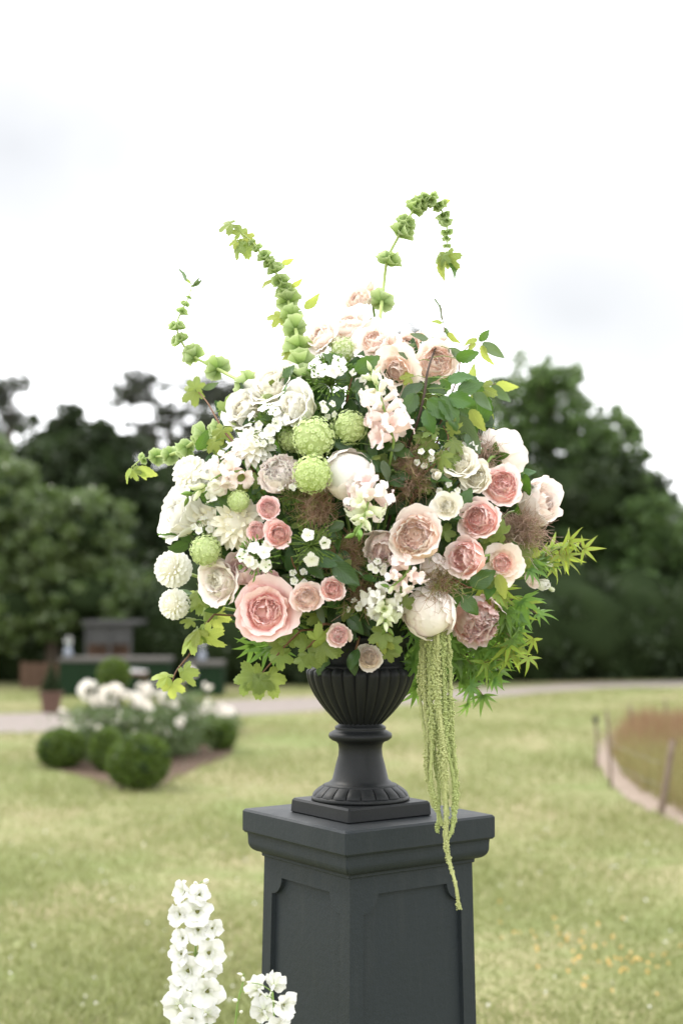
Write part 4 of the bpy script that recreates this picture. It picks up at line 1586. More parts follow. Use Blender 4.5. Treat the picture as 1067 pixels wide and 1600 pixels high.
def bud_mesh(mat, ratio=2.2, name='bud'):
    return MB().add(*lathe([(.06, 0), (.34, .3 * ratio / 2.2), (.46, .75 * ratio / 2.2), (.40, 1.3 * ratio / 2.2), (.2, 1.8 * ratio / 2.2), (.02, ratio)], 9)).mesh(name, mat)


FS = {k: [floret_snap(PM[k], s) for s in (1, 2)] for k in ('blush', 'pale', 'pink', 'cream', 'white', 'limepale')}
FP = [floret_flat(PM['white'], seed=s) for s in (1, 2)]
BUD = {'green': bud_mesh(LM['phlox']), 'cream': bud_mesh(PM['limepale']), 'thin': bud_mesh(LM['phlox'], 4.2), 'white': bud_mesh(PM['white'], 2.4)}


def dirmat(loc, d, s, spin=None, sc=None):
    q = orient(Vector(d).normalized(), random.uniform(0, 6.28) if spin is None else spin)
    return Matrix.LocRotScale(Vector(loc), q, Vector(sc) if sc else Vector((s, s, s)))


def spike(name, label, cat, pts, cols, size, group=None, n=14, budfrac=.3, Y=None, stem='stem_g', budmat=('cream', 'green'), leaves=0, stemrad=.003, up=.35, to_mouth=True):
    """a flower spike along pixel path [(px,py,off)...], florets at its foot, buds towards the tip"""
    w = [P(a, b, (depth(a, b, c) if Y is None else Y + c)) for a, b, c in pts]
    base = w[0]
    o = thing(name, label, cat, base, group)
    loc = smoothpath([q - base for q in w], 40)
    sp = loc
    if to_mouth:
        tail = [MOUTH + Vector((random.uniform(-.02, .02), 0, -.03)) - base, (MOUTH - base) * .5 + Vector((0, .01, .02))]
        sp = np.vstack([smoothpath([tail[0], tail[1], loc[0], loc[4]], 14)[:-2], loc])
    obj('stem', MB().add(*tube(sp, [stemrad, stemrad * .8, stemrad * .5], 6)).mesh('stem', M[stem]), o)
    T = np.gradient(loc, axis=0)
    for i in range(n):
        f = (i + .5) / n
        k = min(38, int(f * 39))
        t = T[k] / np.linalg.norm(T[k])
        a = i * 2.39996 + random.uniform(-.3, .3)
        ref = np.array([0, 0, 1.]) if abs(t[2]) < .8 else np.array([1., 0, 0])
        e1 = np.cross(t, ref)
        e1 /= np.linalg.norm(e1)
        e2 = np.cross(t, e1)
        rad = math.cos(a) * e1 + math.sin(a) * e2
        s = size * (1 - .55 * f)
        if f < 1 - budfrac:
            d = rad + t * up
            c = cols[min(len(cols) - 1, int(f / (1 - budfrac) * len(cols)))]
            obj('floret', FS[c][i % 2], o, mat4=dirmat(loc[k] + rad * size * .12, d, s))
        else:
            d = rad * .8 + t * .8
            b = budmat[0] if f < 1 - budfrac * .5 else budmat[1]
            obj('bud', BUD[b], o, mat4=dirmat(loc[k] + rad * size * .08, d, s * .55))
    return o


def phlox(label, px, py, rpx, fx, fz, nfl, off=0., group='white phlox sprays', nb=70):
    o, d, r = flower_root('phlox_spray', label, 'phlox', px, py, rpx, fx, fz, off, group=group)
    mb = MB()
    bm_ = MB()
    rs = np.random.default_rng(int(px + py))
    tips = []
    for i in range(nb):
        z = rs.uniform(-.25, 1)
        a = i * 2.39996
        rr = math.sqrt(1 - min(1, z * z))
        e = np.array([rr * math.cos(a), rr * math.sin(a), z]) * rs.uniform(.62, .98)
        tips.append(e)
        V, F, U = tube(smoothpath([(0, 0, -.5), e * .4 + np.array([0, 0, -.1]), e], 5), [.022, .012], 4, False)
        mb.add(V, F, U)
        dd = Vector(e) + Vector((0, 0, .3))
        Q = np.array(orient(dd.normalized(), 0).to_matrix())
        Vb, Fb, Ub = tube([(0, 0, 0), (0, 0, .10), (0, 0, .22), (0, 0, .26)], [.02, .042, .03, .004], 5)
        bm_.add(Vb @ Q.T + e, Fb, Ub)
    obj('stalks', mb.mesh('stalks', M['stem_g']), o)['kind'] = 'stuff'
    obj('buds', bm_.mesh('buds', LM['phlox']), o)['kind'] = 'stuff'
    for i in range(nfl):
        a = i * 2.39996 + 1
        z = .35 + .6 * rs.uniform()
        rr = math.sqrt(max(0, 1 - z * z)) * rs.uniform(.5, 1.1)
        e = (rr * math.cos(a) * 1.0, rr * math.sin(a), z + .12)
        obj('floret', FP[i % 2], o, mat4=dirmat(e, (e[0] * .8, e[1] * .8, 1), .54 * rs.uniform(.85, 1.1)))
    stem_to_mouth(o, d, rad=.0026)
    return o


# ---- smoke-bush plumes
M['smoke'] = None
t_ = NT('smoke_bush_hair')
u_, v_ = t_.uv()
M['smoke'] = t_.finish(t_.ramp(u_, [(0, (.34, .19, .13)), (.35, (.46, .29, .21)), (.62, (.58, .42, .31)), (.8, (.36, .34, .12)), (1, (.26, .34, .09))]), .7, .2, .25, (.4, .25, .15))
t_ = NT('smoke_bush_pink')
u_, v_ = t_.uv()
M['smokep'] = t_.finish(t_.ramp(u_, [(0, (.46, .29, .23)), (.4, (.62, .44, .36)), (.8, (.74, .58, .49)), (1, (.38, .40, .15))]), .7, .2, .3, (.5, .35, .25))


def smoke(label, px, py, rx, ry, fx, fz, n=260, off=0., mat='smoke', thick=.00055):
    y = depth(px, py, off)
    d = face_dir(fx, fz)
    p = P(px, py, y)
    o = thing('smoke_bush_plume', label, 'foliage', p, 'brown smoke bush plumes')
    o.rotation_mode = 'QUATERNION'
    k = y / FPX
    rs = np.random.default_rng(int(px * 3 + py))
    mb = MB()
    dn = np.array(d)
    lobes_ = rs.normal(size=(9, 3)) + dn * .5
    lobes_ /= np.linalg.norm(lobes_, axis=1)[:, None]
    ll = rs.uniform(.45, 1.1, 9)
    for i in range(n):
        q_ = i % 9
        e = lobes_[q_] + rs.normal(size=3) * .33
        e = e * ll[q_] * rs.uniform(.35, 1.05)
        s = np.array([e[0] * rx * k, e[1] * (rx + ry) / 2 * k, e[2] * ry * k])
        st = s * rs.uniform(.1, .4) - dn * .02
        mid = (st + s) / 2 + rs.normal(size=3) * .010
        c = rs.uniform(0, 1)
        path = smoothpath([st, mid, s + rs.normal(size=3) * .006], 5)
        V, F, U = tube(path, [thick * 1.2, thick * .6], 3, False)
        mb.add(V, F, np.full_like(U, c))
        for q in range(4):                       # side hairs
            b0 = path[1 + q % 4]
            e2 = b0 + rs.normal(size=3) * .013 + (s - st) * .15
            V, F, U = tube([b0, (b0 + e2) / 2 + rs.normal(size=3) * .002, e2], [thick * .8, thick * .5], 3, False)
            mb.add(V, F, np.full_like(U, min(1, c + rs.uniform(-.15, .15))))
    obj('plume_hairs', mb.mesh('plume_hairs', M[mat]), o)['kind'] = 'stuff'
    path = smoothpath([p, p - d * .05, p.lerp(MOUTH, .55) + Vector((0, .02, 0)), MOUTH + Vector((0, 0, -.03))], 10) - np.array(p)
    obj('stem', MB().add(*tube(path, .0022, 5)).mesh('stem', M['stem_br']), o)


# ---- leaves (unit length, base at origin, growing along +X, facing +Z)
def leaf_ovate(mat, W=.55, serr=.03, nt_=9, curl=.25, fold=.18, seed=0, name='leaf', tipd=.5, nv=12):
    rs = np.random.default_rng(seed)
    nu = 7
    V, U = [], []
    for i in range(nv + 1):
        v = i / nv
        w = W / 2 * (math.sin(math.pi * min(1, v * .97 + .03) ** .78)) ** .85
        if i == nv:
            w = .004
        for j in range(nu):
            u = j / (nu - 1) * 2 - 1
            sr = serr * (1 if (i % 2) else -1) * abs(u) ** 6
            y = u * (w + sr * W)
            z = fold * abs(y) + .03 * math.sin(v * 9 + abs(u) * 3) * abs(u) - curl * v * v * tipd + .03 * math.sin(5 * v + seed) * u
            V.append((v - .03 * abs(u) * 0, y, z))
            U.append((u, v))
    F = [(i * nu + j, (i + 1) * nu + j, (i + 1) * nu + j + 1, i * nu + j + 1) for i in range(nv) for j in range(nu - 1)]
    return mesh(name, V, F, U, mat)


def leaf_lobed(mat, lobes, seed=0, cup=.18, name='leaf', teeth=.05, depthf=.55):
    """palmate leaf: lobes = [(angle deg, length, width)...] fused at the base"""
    rs = np.random.default_rng(seed)
    N = 96
    V, U, F = [(0, 0, 0)], [(0, 0)], []
    out = []
    for i in range(N):
        a = math.radians(-165 + 330 * i / (N - 1))
        r, best, bl = .16, 9, 1
        for (la, L, w) in lobes:
            da = (a - math.radians(la))
            rr = L * math.exp(-(abs(da) / w) ** 2.3)
            if rr > r:
                r = rr
            if abs(da) / w < best:
                best, bl = abs(da) / w, L
        r += teeth * r * math.sin(i * math.pi * .5) * (1 if i % 2 else .4)
        out.append((a, r, min(1, best)))
    rings = [.3, .6, .85, 1.0]
    for f in rings:
        for (a, r, b) in out:
            x, y = math.cos(a) * r * f, math.sin(a) * r * f
            z = -cup * (r * f) ** 2 + .07 * (b if b < 1 else 1) * r * f * (1 if True else 0) + .03 * math.sin(7 * a + seed) * f
            V.append((x, y, z))
            U.append((b, f * r))
    for i in range(N - 1):
        F.append((0, 1 + i, 2 + i))
        for k in range(len(rings) - 1):
            o_ = 1 + k * N
            F.append((o_ + i, o_ + N + i, o_ + N + i + 1, o_ + i + 1))
    return mesh(name, V, F, U, mat)


def leaf_maple(mat, seed=0, name='leaf', n=7):
    rs = np.random.default_rng(seed)
    mb = MB()
    for k in range(n):
        a = math.radians((k - (n - 1) / 2) * (250 / n)) + rs.normal() * .06
        L = (1.0 - .11 * abs(k - (n - 1) / 2)) * rs.uniform(.9, 1.06)
        V, F, U = petal(.15 * L + .035, L, [88, 96 + rs.normal() * 7, 112 + rs.normal() * 12, 132], 2.2, 'lance', nu=5, nv=9)
        mb.add(xf(V, a), F, U)
    return mb.mesh(name, mat)


LOB3 = [(0, 1.0, .70), (60, .90, .68), (-60, .90, .68), (118, .66, .70), (-118, .66, .70)]
LOB5 = [(0, 1.0, .54), (48, .92, .50), (-48, .92, .50), (98, .72, .54), (-98, .72, .54), (148, .42, .4), (-148, .42, .4)]
LEAF = {
    'lobed': [leaf_lobed(LM['lobed'], LOB3, s, .42) for s in (1, 2, 3)],
    'lobedy': [leaf_lobed(LM['lobedy'], LOB3, s, .5) for s in (4, 5)],
    'lobed5': [leaf_lobed(LM['lobed'], LOB5, s, .3, teeth=.09) for s in (6, 7)],
    'rose': [leaf_ovate(LM['rose'], .58, .035, seed=s, curl=c) for s, c in ((1, .2), (2, .5), (3, -.1))],
    'dark': [leaf_ovate(LM['dark'], .56, .0, seed=s, curl=c) for s, c in ((1, .3), (2, .6))],
    'oval': [leaf_ovate(LM['rose'], .66, .012, seed=9, curl=.2, fold=.1), leaf_ovate(LM['rose'], .62, .012, seed=10, curl=.4, fold=.1)],
    'lime': [leaf_ovate(LM['lobedy'], .5, .03, seed=s, curl=c) for s, c in ((4, .4), (5, .8))],
    'sage': [leaf_ovate(LM['sage'], .42, .0, seed=s, curl=c) for s, c in ((6, .4), (7, -.3))],
    'maple': [leaf_maple(LM['maple'], s) for s in (1, 2, 3)],
    'mapletip': [leaf_maple(LM['mapletip'], s, n=5) for s in (4, 5)],
}


def leafmat4(base, ang, length, tilt=0., roll=0., back=0.):
    """leaf at base; ang = image direction of the tip (deg, 0 right, 90 up); face to camera, then rolled about its length and nodded to/from camera"""
    a = math.radians(ang)
    x = Vector((math.cos(a) * math.cos(tilt), -math.sin(tilt), math.sin(a) * math.cos(tilt)))
    z0 = Vector((0, -1, .25))
    z = (z0 - x * z0.dot(x)).normalized()
    z = Quaternion(x, roll) @ z
    y = z.cross(x)
    m = Matrix((x, y, z)).transposed()
    return Matrix.Translation(base) @ m.to_4x4() @ Matrix.Diagonal((length, length, length, 1))


def spray(name, label, cat, path, leaves, Y0=None, stem='stem_br', rad=.0022, group=None, to_mouth=True):
    """twig along [(px,py,off)], leaves = [(px,py,angle,len_px,kind,tilt,roll)]; each leaf hangs on a petiole from the twig"""
    w = [P(a, b, depth(a, b, c)) for a, b, c in path]
    base = w[0]
    o = thing(name, label, cat, base, group)
    loc = smoothpath([q - base for q in w], 24)
    sp = loc
    if to_mouth:
        sp = np.vstack([smoothpath([MOUTH + Vector((0, 0, -.03)) - base, (MOUTH - base) * .5 + Vector((0, .015, .01)), loc[0], loc[3]], 12)[:-2], loc])
    obj('twig', MB().add(*tube(sp, [rad, rad, rad * .5], 6)).mesh('twig', M[stem]), o)
    wl = loc + np.array(base)
    pix = []
    for q in wl:
        pix.append(q)
    pix = np.array(pix)
    for i, (px, py, ang, L, kind, tilt, roll) in enumerate(leaves):
        # nearest twig point (by picture distance) gives the depth
        yd = np.array([abs((q[0] / q[1] * FPX + 533.5) - px) + abs(800 - (math.tan(math.atan2(q[2] - CAMZ, q[1]) - TILT) * FPX) - py) for q in pix])
        k = int(yd.argmin())
        y = pix[k][1] + random.uniform(-.012, .004)
        b = P(px, py, y)
        ln = L * y / FPX * (.70 if kind.startswith('lobed') else 1)
        ms = LEAF[kind]
        lf = obj('leaf', ms[i % len(ms)], o)
        m4 = leafmat4(b - base, ang, ln, tilt, roll)
        lf.matrix_basis = m4
        q0 = loc[k]
        if (Vector(q0) - (b - base)).length > .004:
            mid = (q0 + np.array(b - base)) / 2 + np.array([0, 0, .004])
            pet = MB().add(*tube(smoothpath([q0, mid, np.array(b - base)], 5), .0009, 4)).mesh('petiole', M['stem_g'])
            obj('petiole', pet, o)
    return o


# ---- bells of Ireland
def bell_mesh(seed):
    rs = np.random.default_rng(seed)
    prof = [(.14, 0), (.42, .22), (.66, .58), (.82, 1.0), (.95, 1.4), (1.08, 1.66)]
    V, F, U = lathe(prof, 20, lambda a, i: 1 + ((.06 * math.cos(5 * a + seed) + .05 * math.sin(3 * a + 2 * seed)) * (i / 5) ** 2))
    V = np.array(V)
    V[:, 2] += .10 * np.cos(5 * np.arctan2(V[:, 1], V[:, 0]) + seed) * (np.array(U)[:, 1] ** 2)
    U = np.stack([np.abs(np.sin(np.array(U)[:, 0] * math.pi * 5)), np.array(U)[:, 1]], 1)
    return mesh('bell', V, F, U, PM['bell'])


PM['bell'] = m_petal('bell_calyx', (.17, .29, .065), (.34, .46, .16), (.62, .70, .40), .42, .1)
BELL = [bell_mesh(1), bell_mesh(3)]


def bells(label, pts, nodes, leaves=(), per=6, off=0.03, stemrad=.0040):
    """pts: stem pixels; nodes: whorls (px, py, bell radius px)"""
    w = [P(a, b, depth(a, b, off)) for a, b in pts]
    base = w[0]
    o = thing('bells_of_ireland', label, 'flower stem', base, 'bells of Ireland stems')
    loc = smoothpath([q - base for q in w], 90)
    sp = np.vstack([smoothpath([MOUTH + Vector((random.uniform(-.02, .02), 0, -.03)) - base, (MOUTH - base) * .5 + Vector((0, .02, .0)), loc[0], loc[5]], 12)[:-2], loc])
    obj('stem', MB().add(*tube(sp, [stemrad, stemrad, stemrad * .75, stemrad * .3], 7)).mesh('stem', M['stem_pale']), o)
    T = np.gradient(loc, axis=0)

    def at_px(px, py):
        k = int(np.argmin([(q[0] + base.x - P(px, py, q[1] + base.y).x) ** 2 + (q[2] + base.z - P(px, py, q[1] + base.y).z) ** 2 for q in loc]))
        return k, loc[k][1] + base.y
    for i, (px, py, rp_) in enumerate(nodes):
        k, y = at_px(px, py)
        t = Vector(T[k]).normalized()
        r = rp_ * y / FPX
        ref = Vector((0, 0, 1)) if abs(t.z) < .8 else Vector((1, 0, 0))
        e1 = t.cross(ref).normalized()
        e2 = t.cross(e1)
        n = per if rp_ > 6 else 4
        for q in range(n):
            a = 2 * math.pi * (q + .5 * (i % 2)) / n + random.uniform(-.25, .25)
            rad = e1 * math.cos(a) + e2 * math.sin(a)
            d = rad * random.uniform(.8, 1.1) + t * random.uniform(.45, .85)
            s = r * random.uniform(.72, 1.10)
            obj('bell', BELL[(i + q) % 2], o, mat4=dirmat(Vector(loc[k]) + rad * stemrad * .5 - t * r * .4, d, s))
    for (px, py, ang, L, kind, tilt, roll) in leaves:
        k, y = at_px(px, py)
        b = P(px, py, y)
        lf = obj('leaf', LEAF[kind][int(px) % len(LEAF[kind])], o)
        lf.matrix_basis = leafmat4(b - base, ang, L * y / FPX * (.8 if kind.startswith('lobed') else 1), tilt, roll)
        if (Vector(loc[k]) - (b - base)).length > .003:
            obj('petiole', MB().add(*tube([loc[k], np.array(b - base)], .0009, 4)).mesh('petiole', M['stem_pale']), o)
    return o

# ================================================================== THE ARRANGEMENT
# moss ball holding the stems in the urn
M['moss'] = m_plain('dark_moss', (.012, .022, .008), (.03, .045, .015), 40, .95, .1, bump=.6)
mb = MB()
Vm, Fm, Um = lathe([(.078, -.030), (.095, 0), (.105, .04), (.095, .08), (.06, .11), (.001, .125)], 28, lambda a, i: 1 + .08 * math.sin(5 * a + i) + .05 * math.sin(11 * a + 2 * i))
tag(obj('moss_ball', mesh('moss_ball', Vm, Fm, Um, M['moss']), loc=(MOUTH.x, MOUTH.y, MOUTH.z + .005)), 'dark moss mound filling the urn mouth beneath the flowers', 'moss')

# dark leafy filler stems through the heart of the arrangement
fr = np.random.default_rng(11)
extra = [(500, 600), (530, 610), (480, 620), (620, 640), (590, 610), (505, 630), (640, 610), (700, 630), (740, 660), (440, 690), (350, 760)]
for i in range(46 + len(extra)):
    a = fr.uniform(0, 2 * math.pi)
    rr = math.sqrt(fr.uniform(0, 1))
    px = 548 + 215 * rr * math.cos(a)
    py = 775 + (205 if math.sin(a) < 0 else 190) * rr * math.sin(a)
    if i >= 46:
        px, py = extra[i - 46]
    w = P(px, py, depth(px, py, fr.uniform(.07, .17) if i < 46 else .07))
    o = thing('filler_foliage', 'dark green leafy filler stem deep among the blooms', 'foliage', w, 'dark filler stems inside the bouquet')
    path = smoothpath([MOUTH + Vector((0, 0, -.03)) - w, (MOUTH - w) * .5 + Vector((0, .02, 0)), Vector((0, 0, 0))], 10)
    obj('stem', MB().add(*tube(path, .002, 5)).mesh('stem', M['stem_g']), o)
    out = Vector((w.x - MOUTH.x, 0, w.z - MOUTH.z - .25))
    for k in range(8):
        q = path[-1 - (k // 2)] if k > 1 else path[-1]
        ang = math.degrees(math.atan2(out.z, out.x)) + fr.normal() * 65
        kind = 'dark' if fr.uniform() < .75 else 'rose'
        lf = obj('leaf', LEAF[kind][k % 2], o)
        lf.matrix_basis = leafmat4(Vector(q) + Vector(fr.normal(size=3) * .012), ang, fr.uniform(.055, .085), fr.uniform(-.2, .7), fr.normal() * .5)

# ---- roses and peonies: name, label, category, px, py, radius, facing x / up, style, colours, depth offset, seen from behind
RG = 'roses of the bouquet'
SG = 'small spray roses'
blooms = [
    # front, large
    ('rose', 'big pale peach rose with a ruffled apricot centre, front middle', 'rose', 650, 838, 48, -.18, .05, 'garden', 'blush', 'pale', 'apricot', -.05, 0, .92),
    ('rose', 'plain blush rose tucked behind the left of the big peach rose', 'rose', 600, 855, 36, -.1, -.35, 'cup', 'blush', 'pale', 'pale', .02, 0, 1.0),
    ('rose', 'blush rose showing its underside below the big peach rose', 'rose', 680, 885, 30, .25, -.75, 'cup', 'blush', 'blush', 'peach', -.0, 0, 1.0),
    ('rose', 'largest pink rose with a folded centre at the lower left', 'rose', 415, 955, 49, -.12, .10, 'florist', 'pink', 'pink', 'deep', -.07, 0, .9),
    ('rose', 'cream rose turned to the left beside the largest pink rose', 'rose', 346, 910, 42, -.62, -.05, 'florist', 'blush', 'cream', 'cream', -.03, 0, 1.0),
    ('rose', 'pale pink rose wedged between the cream rose and the phlox', 'rose', 380, 893, 32, -.2, .3, 'cup', 'pale', 'pale', 'pale', .01, 0, 1.05),
    ('rose', 'white rose seen side-on at the far left edge, opening leftwards', 'rose', 290, 806, 43, -.86, .22, 'florist', 'white', 'white', 'cream', -.01, 0, 1.15),
    ('peony', 'large round blush-white peony right of the green snowballs', 'peony', 545, 745, 45, .10, .30, 'globe', 'blush', 'blush', 'white', .0, 0, 1.05),
    ('peony', 'white ruffled peony half hidden behind the lowest centre snowball', 'peony', 437, 738, 37, -.20, .35, 'ruffle', 'blush', 'white', 'blush', -.01, 0, .8),
    ('peony', 'ball-shaped ivory peony hanging above the amaranthus', 'peony', 671, 957, 45, -.05, -.38, 'globe', 'blush', 'blush', 'blush', -.05, 0, .95),
    ('peony', 'mauve-pink ruffled peony facing down at the lower right', 'peony', 742, 968, 45, .20, -.50, 'ruffle', 'pale', 'mauve', 'pink', -.05, 0, .95),
    # right side
    ('rose', 'pink rose with a deep centre, highest of the right-hand cluster', 'rose', 784, 758, 36, -.12, .18, 'garden', 'pale', 'pink', 'deep', -.05, 0, 1.0),
    ('rose', 'pink rose below the highest right-hand rose, facing left', 'rose', 750, 812, 36, -.38, .05, 'garden', 'pale', 'pink', 'deep', -.05, 0, 1.05),
    ('rose', 'pink rose turned left, right of the big peach rose', 'rose', 729, 872, 36, -.60, -.02, 'garden', 'pale', 'pink', 'deep', -.06, 0, 1.1),
    ('rose', 'open peach-yellow rose with a small pink middle at the right', 'rose', 784, 880, 27, -.05, .02, 'open', 'peach', 'pale', 'deep', -.06, 0, .8),
    ('rose', 'white-pink rose opening to the upper right at the right edge', 'rose', 836, 788, 42, .68, .28, 'cup', 'blush', 'blush', 'peach', -.01, 0, 1.05),
    ('rose', 'white-pink rose seen from below at the upper right', 'rose', 780, 706, 38, .42, .40, 'cup', 'blush', 'white', 'pale', .02, 1, .9),
    ('rose', 'cream rose between the right-hand roses and the smoke bush', 'rose', 716, 724, 28, -.1, .5, 'florist', 'cream', 'cream', 'cream', -.02, 0, .9),
    ('rose', 'cream rose against the left side of the highest right-hand rose', 'rose', 745, 747, 27, -.35, .25, 'florist', 'cream', 'cream', 'cream', -.03, 0, .9),
    ('rose', 'small cream rose with five curled petals, alone above the pink cluster', 'rose', 697, 790, 20, -.2, .15, 'open', 'cream', 'cream', 'cream', -.06, 0, .8),
    ('rose_bud', 'closed cream rosebud left of the cream roses', 'rosebud', 683, 742, 13, -.5, -.2, 'bud', 'cream', 'cream', 'cream', -.03, 0, .8),
    # upper left
    ('rose', 'tall cream rose lit from behind at the upper left', 'rose', 430, 608, 46, -.42, .55, 'florist', 'cream', 'cream', 'cream', .03, 0, 1.0),
    ('rose', 'ivory rose lying left above the green snowballs', 'rose', 466, 638, 40, -.72, .30, 'florist', 'white', 'cream', 'cream', -.01, 0, 1.05),
    ('rose', 'ivory rose behind the phlox at the upper left', 'rose', 388, 642, 42, -.55, .40, 'florist', 'white', 'cream', 'cream', .04, 0, 1.0),
    # crown of peach roses
    ('rose', 'wide pale peach rose facing up, left of the tallest bell stem', 'rose', 545, 503, 38, -.20, .62, 'open', 'blush', 'peach', 'peach', .0, 0, .9),
    ('rose', 'pale peach rose leaning left at the top left of the peach group', 'rose', 500, 523, 31, -.62, .42, 'open', 'blush', 'peach', 'peach', .0, 0, .9),
    ('rose', 'small peach rose at the very top beside the bell stem', 'rose', 562, 472, 23, -.35, .45, 'cup', 'peach', 'peach', 'apricot', .02, 0, 1.0),
    ('rose', 'peach rose below the wide one, petals drooping', 'rose', 585, 529, 33, -.12, .50, 'open', 'blush', 'peach', 'apricot', -.02, 0, .9),
    ('rose', 'peach rose with orange stamens facing down-left near the snapdragon', 'rose', 618, 578, 32, -.30, -.22, 'open', 'peach', 'peach', 'apricot', -.03, 0, .9),
    ('rose', 'peach rose with an apricot heart under the rose foliage at upper right', 'rose', 681, 566, 36, .05, .12, 'garden', 'peach', 'peach', 'apricot', -.03, 0, .9),
    ('rose', 'small peach rose half behind the upper right leaves', 'rose', 638, 540, 22, .1, .4, 'cup', 'peach', 'peach', 'apricot', .01, 0, .9),
    ('rose_bud', 'pointed apricot rosebud between the top peach roses', 'rosebud', 612, 534, 11, .1, .75, 'bud', 'apricot', 'apricot', 'apricot', -.01, 0, .9),
    ('rose_bud', 'apricot rosebud beside the grey-green leaf at upper right', 'rosebud', 655, 528, 12, .1, .7, 'bud', 'apricot', 'apricot', 'apricot', -.01, 0, .9),
    ('rose_bud', 'green-sepalled peach rosebud at the peak of the peach roses', 'rosebud', 579, 450, 10, -.15, .9, 'bud', 'peach', 'apricot', 'apricot', .02, 0, 1.0),
    ('rose_bud', 'brownish closed rosebud at the tip of the upper right twig', 'rosebud', 690, 530, 9, .6, .4, 'bud', 'apricot', 'peach', 'apricot', -.02, 0, .9),
    # spray roses
    ('spray_rose', 'upper one of three dusky pink spray roses left of centre', 'rose', 420, 794, 21, -.05, .25, 'garden', 'pink', 'pink', 'pink', -.03, 0, 1.0),
    ('spray_rose', 'lower right one of three dusky pink spray roses left of centre', 'rose', 436, 834, 24, .05, .05, 'garden', 'pink', 'pink', 'deep', -.04, 0, 1.0),
    ('spray_rose', 'left one of three dusky pink spray roses left of centre', 'rose', 402, 829, 18, -.35, .05, 'garden', 'pink', 'pink', 'pink', -.02, 0, 1.0),
    ('spray_rose', 'blush spray rose touching the largest pink rose on its right', 'rose', 479, 934, 26, -.05, .08, 'garden', 'pale', 'pale', 'apricot', -.05, 0, 1.0),
    ('spray_rose', 'peachy spray rose above the urn, right of the blush one', 'rose', 520, 921, 22, .05, .1, 'garden', 'pale', 'pink', 'deep', -.05, 0, 1.0),
    ('spray_rose', 'small dusty spray rose hanging at the urn rim', 'rose', 529, 993, 20, .0, -.05, 'garden', 'pale', 'pale', 'pink', -.07, 0, 1.0),
    ('spray_rose', 'lowest pale peach spray rose in front of the fluted urn', 'rose', 576, 1028, 22, .0, .05, 'garden', 'blush', 'blush', 'peach', -.09, 0, 1.0),
    ('spray_rose', 'tiny pink spray rose behind the largest pink rose top edge', 'rose', 420, 908, 17, .0, .4, 'cup', 'pink', 'pink', 'pink', .0, 0, 1.0),
]
for b in blooms:
    nm, lb, cat, px, py, r, fx, fz, st, oc, ic, cc, off, bk, sh = b
    grp = SG if nm == 'spray_rose' else ('peonies' if cat == 'peony' else ('rosebuds' if cat == 'rosebud' else RG))
    bloom(nm, lb, cat, px, py, r, fx, fz, st, oc, ic, cc, off, bool(bk), grp, sh)

# ---- green viburnum snowballs
snowball('large green viburnum snowball, upper left one of the centre group', 490, 684, 37, -.1, .35, -.02, 0)
snowball('green viburnum snowball right of the large upper one', 546, 668, 30, .15, .35, .0, 1)
snowball('roundest green viburnum snowball, lowest of the centre group', 488, 741, 33, -.05, .15, -.06, 1)
snowball('green viburnum snowball peeping out left of the large upper one', 457, 685, 24, -.5, .3, .03, 0)
snowball('pale green viburnum snowball near the top under the peach roses', 536, 547, 24, -.2, .5, .02, 2)
snowball('bright green viburnum snowball at the left between dahlia and white rose', 322, 860, 27, -.35, .1, -.05, 0)
snowball('small flattened green viburnum snowball under the left snapdragon', 373, 783, 19, -.1, .0, -.03, 0, .75)

# ---- dahlias
dahlia('white pompon dahlia at the far left above the smaller one', 271, 889, 29, -.35, .1, 'pompon', -.02)
dahlia('smaller white pompon dahlia at the lower left', 273, 944, 24, -.45, -.05, 'pompon', .0)
dahlia('pale pompon dahlia half hidden by the left snapdragon', 299, 741, 29, -.5, .35, 'pompon', .02)
dahlia('cream pointed dahlia behind the dusky pink spray roses', 372, 818, 42, -.25, .1, 'deco', .02)
dahlia('cream pointed dahlia left of the bright green snowball top', 335, 812, 30, -.45, .1, 'deco', .03)
dahlia('white pointed dahlia seen from below at the left shoulder', 397, 700, 34, -.25, .55, 'decow', .01)

# ---- snapdragon and stock spikes (pixel path from foot to tip)
SP = 'snapdragon spikes'
spike('snapdragon', 'pink snapdragon pointing left with green bud tip at the left', 'snapdragon', [(380, 735, .0), (345, 742, -.04), (318, 762, -.06), (292, 776, -.07)], ['pale', 'blush', 'white'], .034, SP, 20, .42, budmat=('cream', 'green'))
spike('snapdragon', 'upright cream and pink snapdragon right of the top snowballs', 'snapdragon', [(615, 690, -.03), (605, 655, -.05), (592, 615, -.06), (578, 575, -.04)], ['pale', 'pale', 'blush', 'cream'], .036, SP, 22, .32, budmat=('cream', 'cream'))
spike('snapdragon', 'pink and cream snapdragon nodding to the viewer in the centre', 'snapdragon', [(578, 762, -.02), (574, 790, -.07), (566, 815, -.11), (556, 838, -.13)], ['pale', 'blush', 'limepale'], .036, SP, 20, .38, budmat=('cream', 'green'))
spike('snapdragon', 'small pink snapdragon beneath the big peach rose', 'snapdragon', [(640, 885, -.04), (632, 900, -.07), (618, 912, -.08), (606, 920, -.08)], ['pale', 'pale', 'blush'], .030, SP, 11, .15)
spike('stock', 'ivory stock with green buds between urn and hanging peony', 'stock', [(600, 930, -.04), (600, 950, -.08), (602, 972, -.11), (606, 985, -.12)], ['white', 'white', 'limepale'], .030, SP, 18, .45, budmat=('cream', 'green'))
spike('snapdragon', 'pale snapdragon bud tip pointing up among the upper phlox', 'snapdragon', [(575, 620, .02), (582, 592, .0), (592, 570, .0)], ['cream', 'limepale'], .024, SP, 12, .6, budmat=('cream', 'green'))

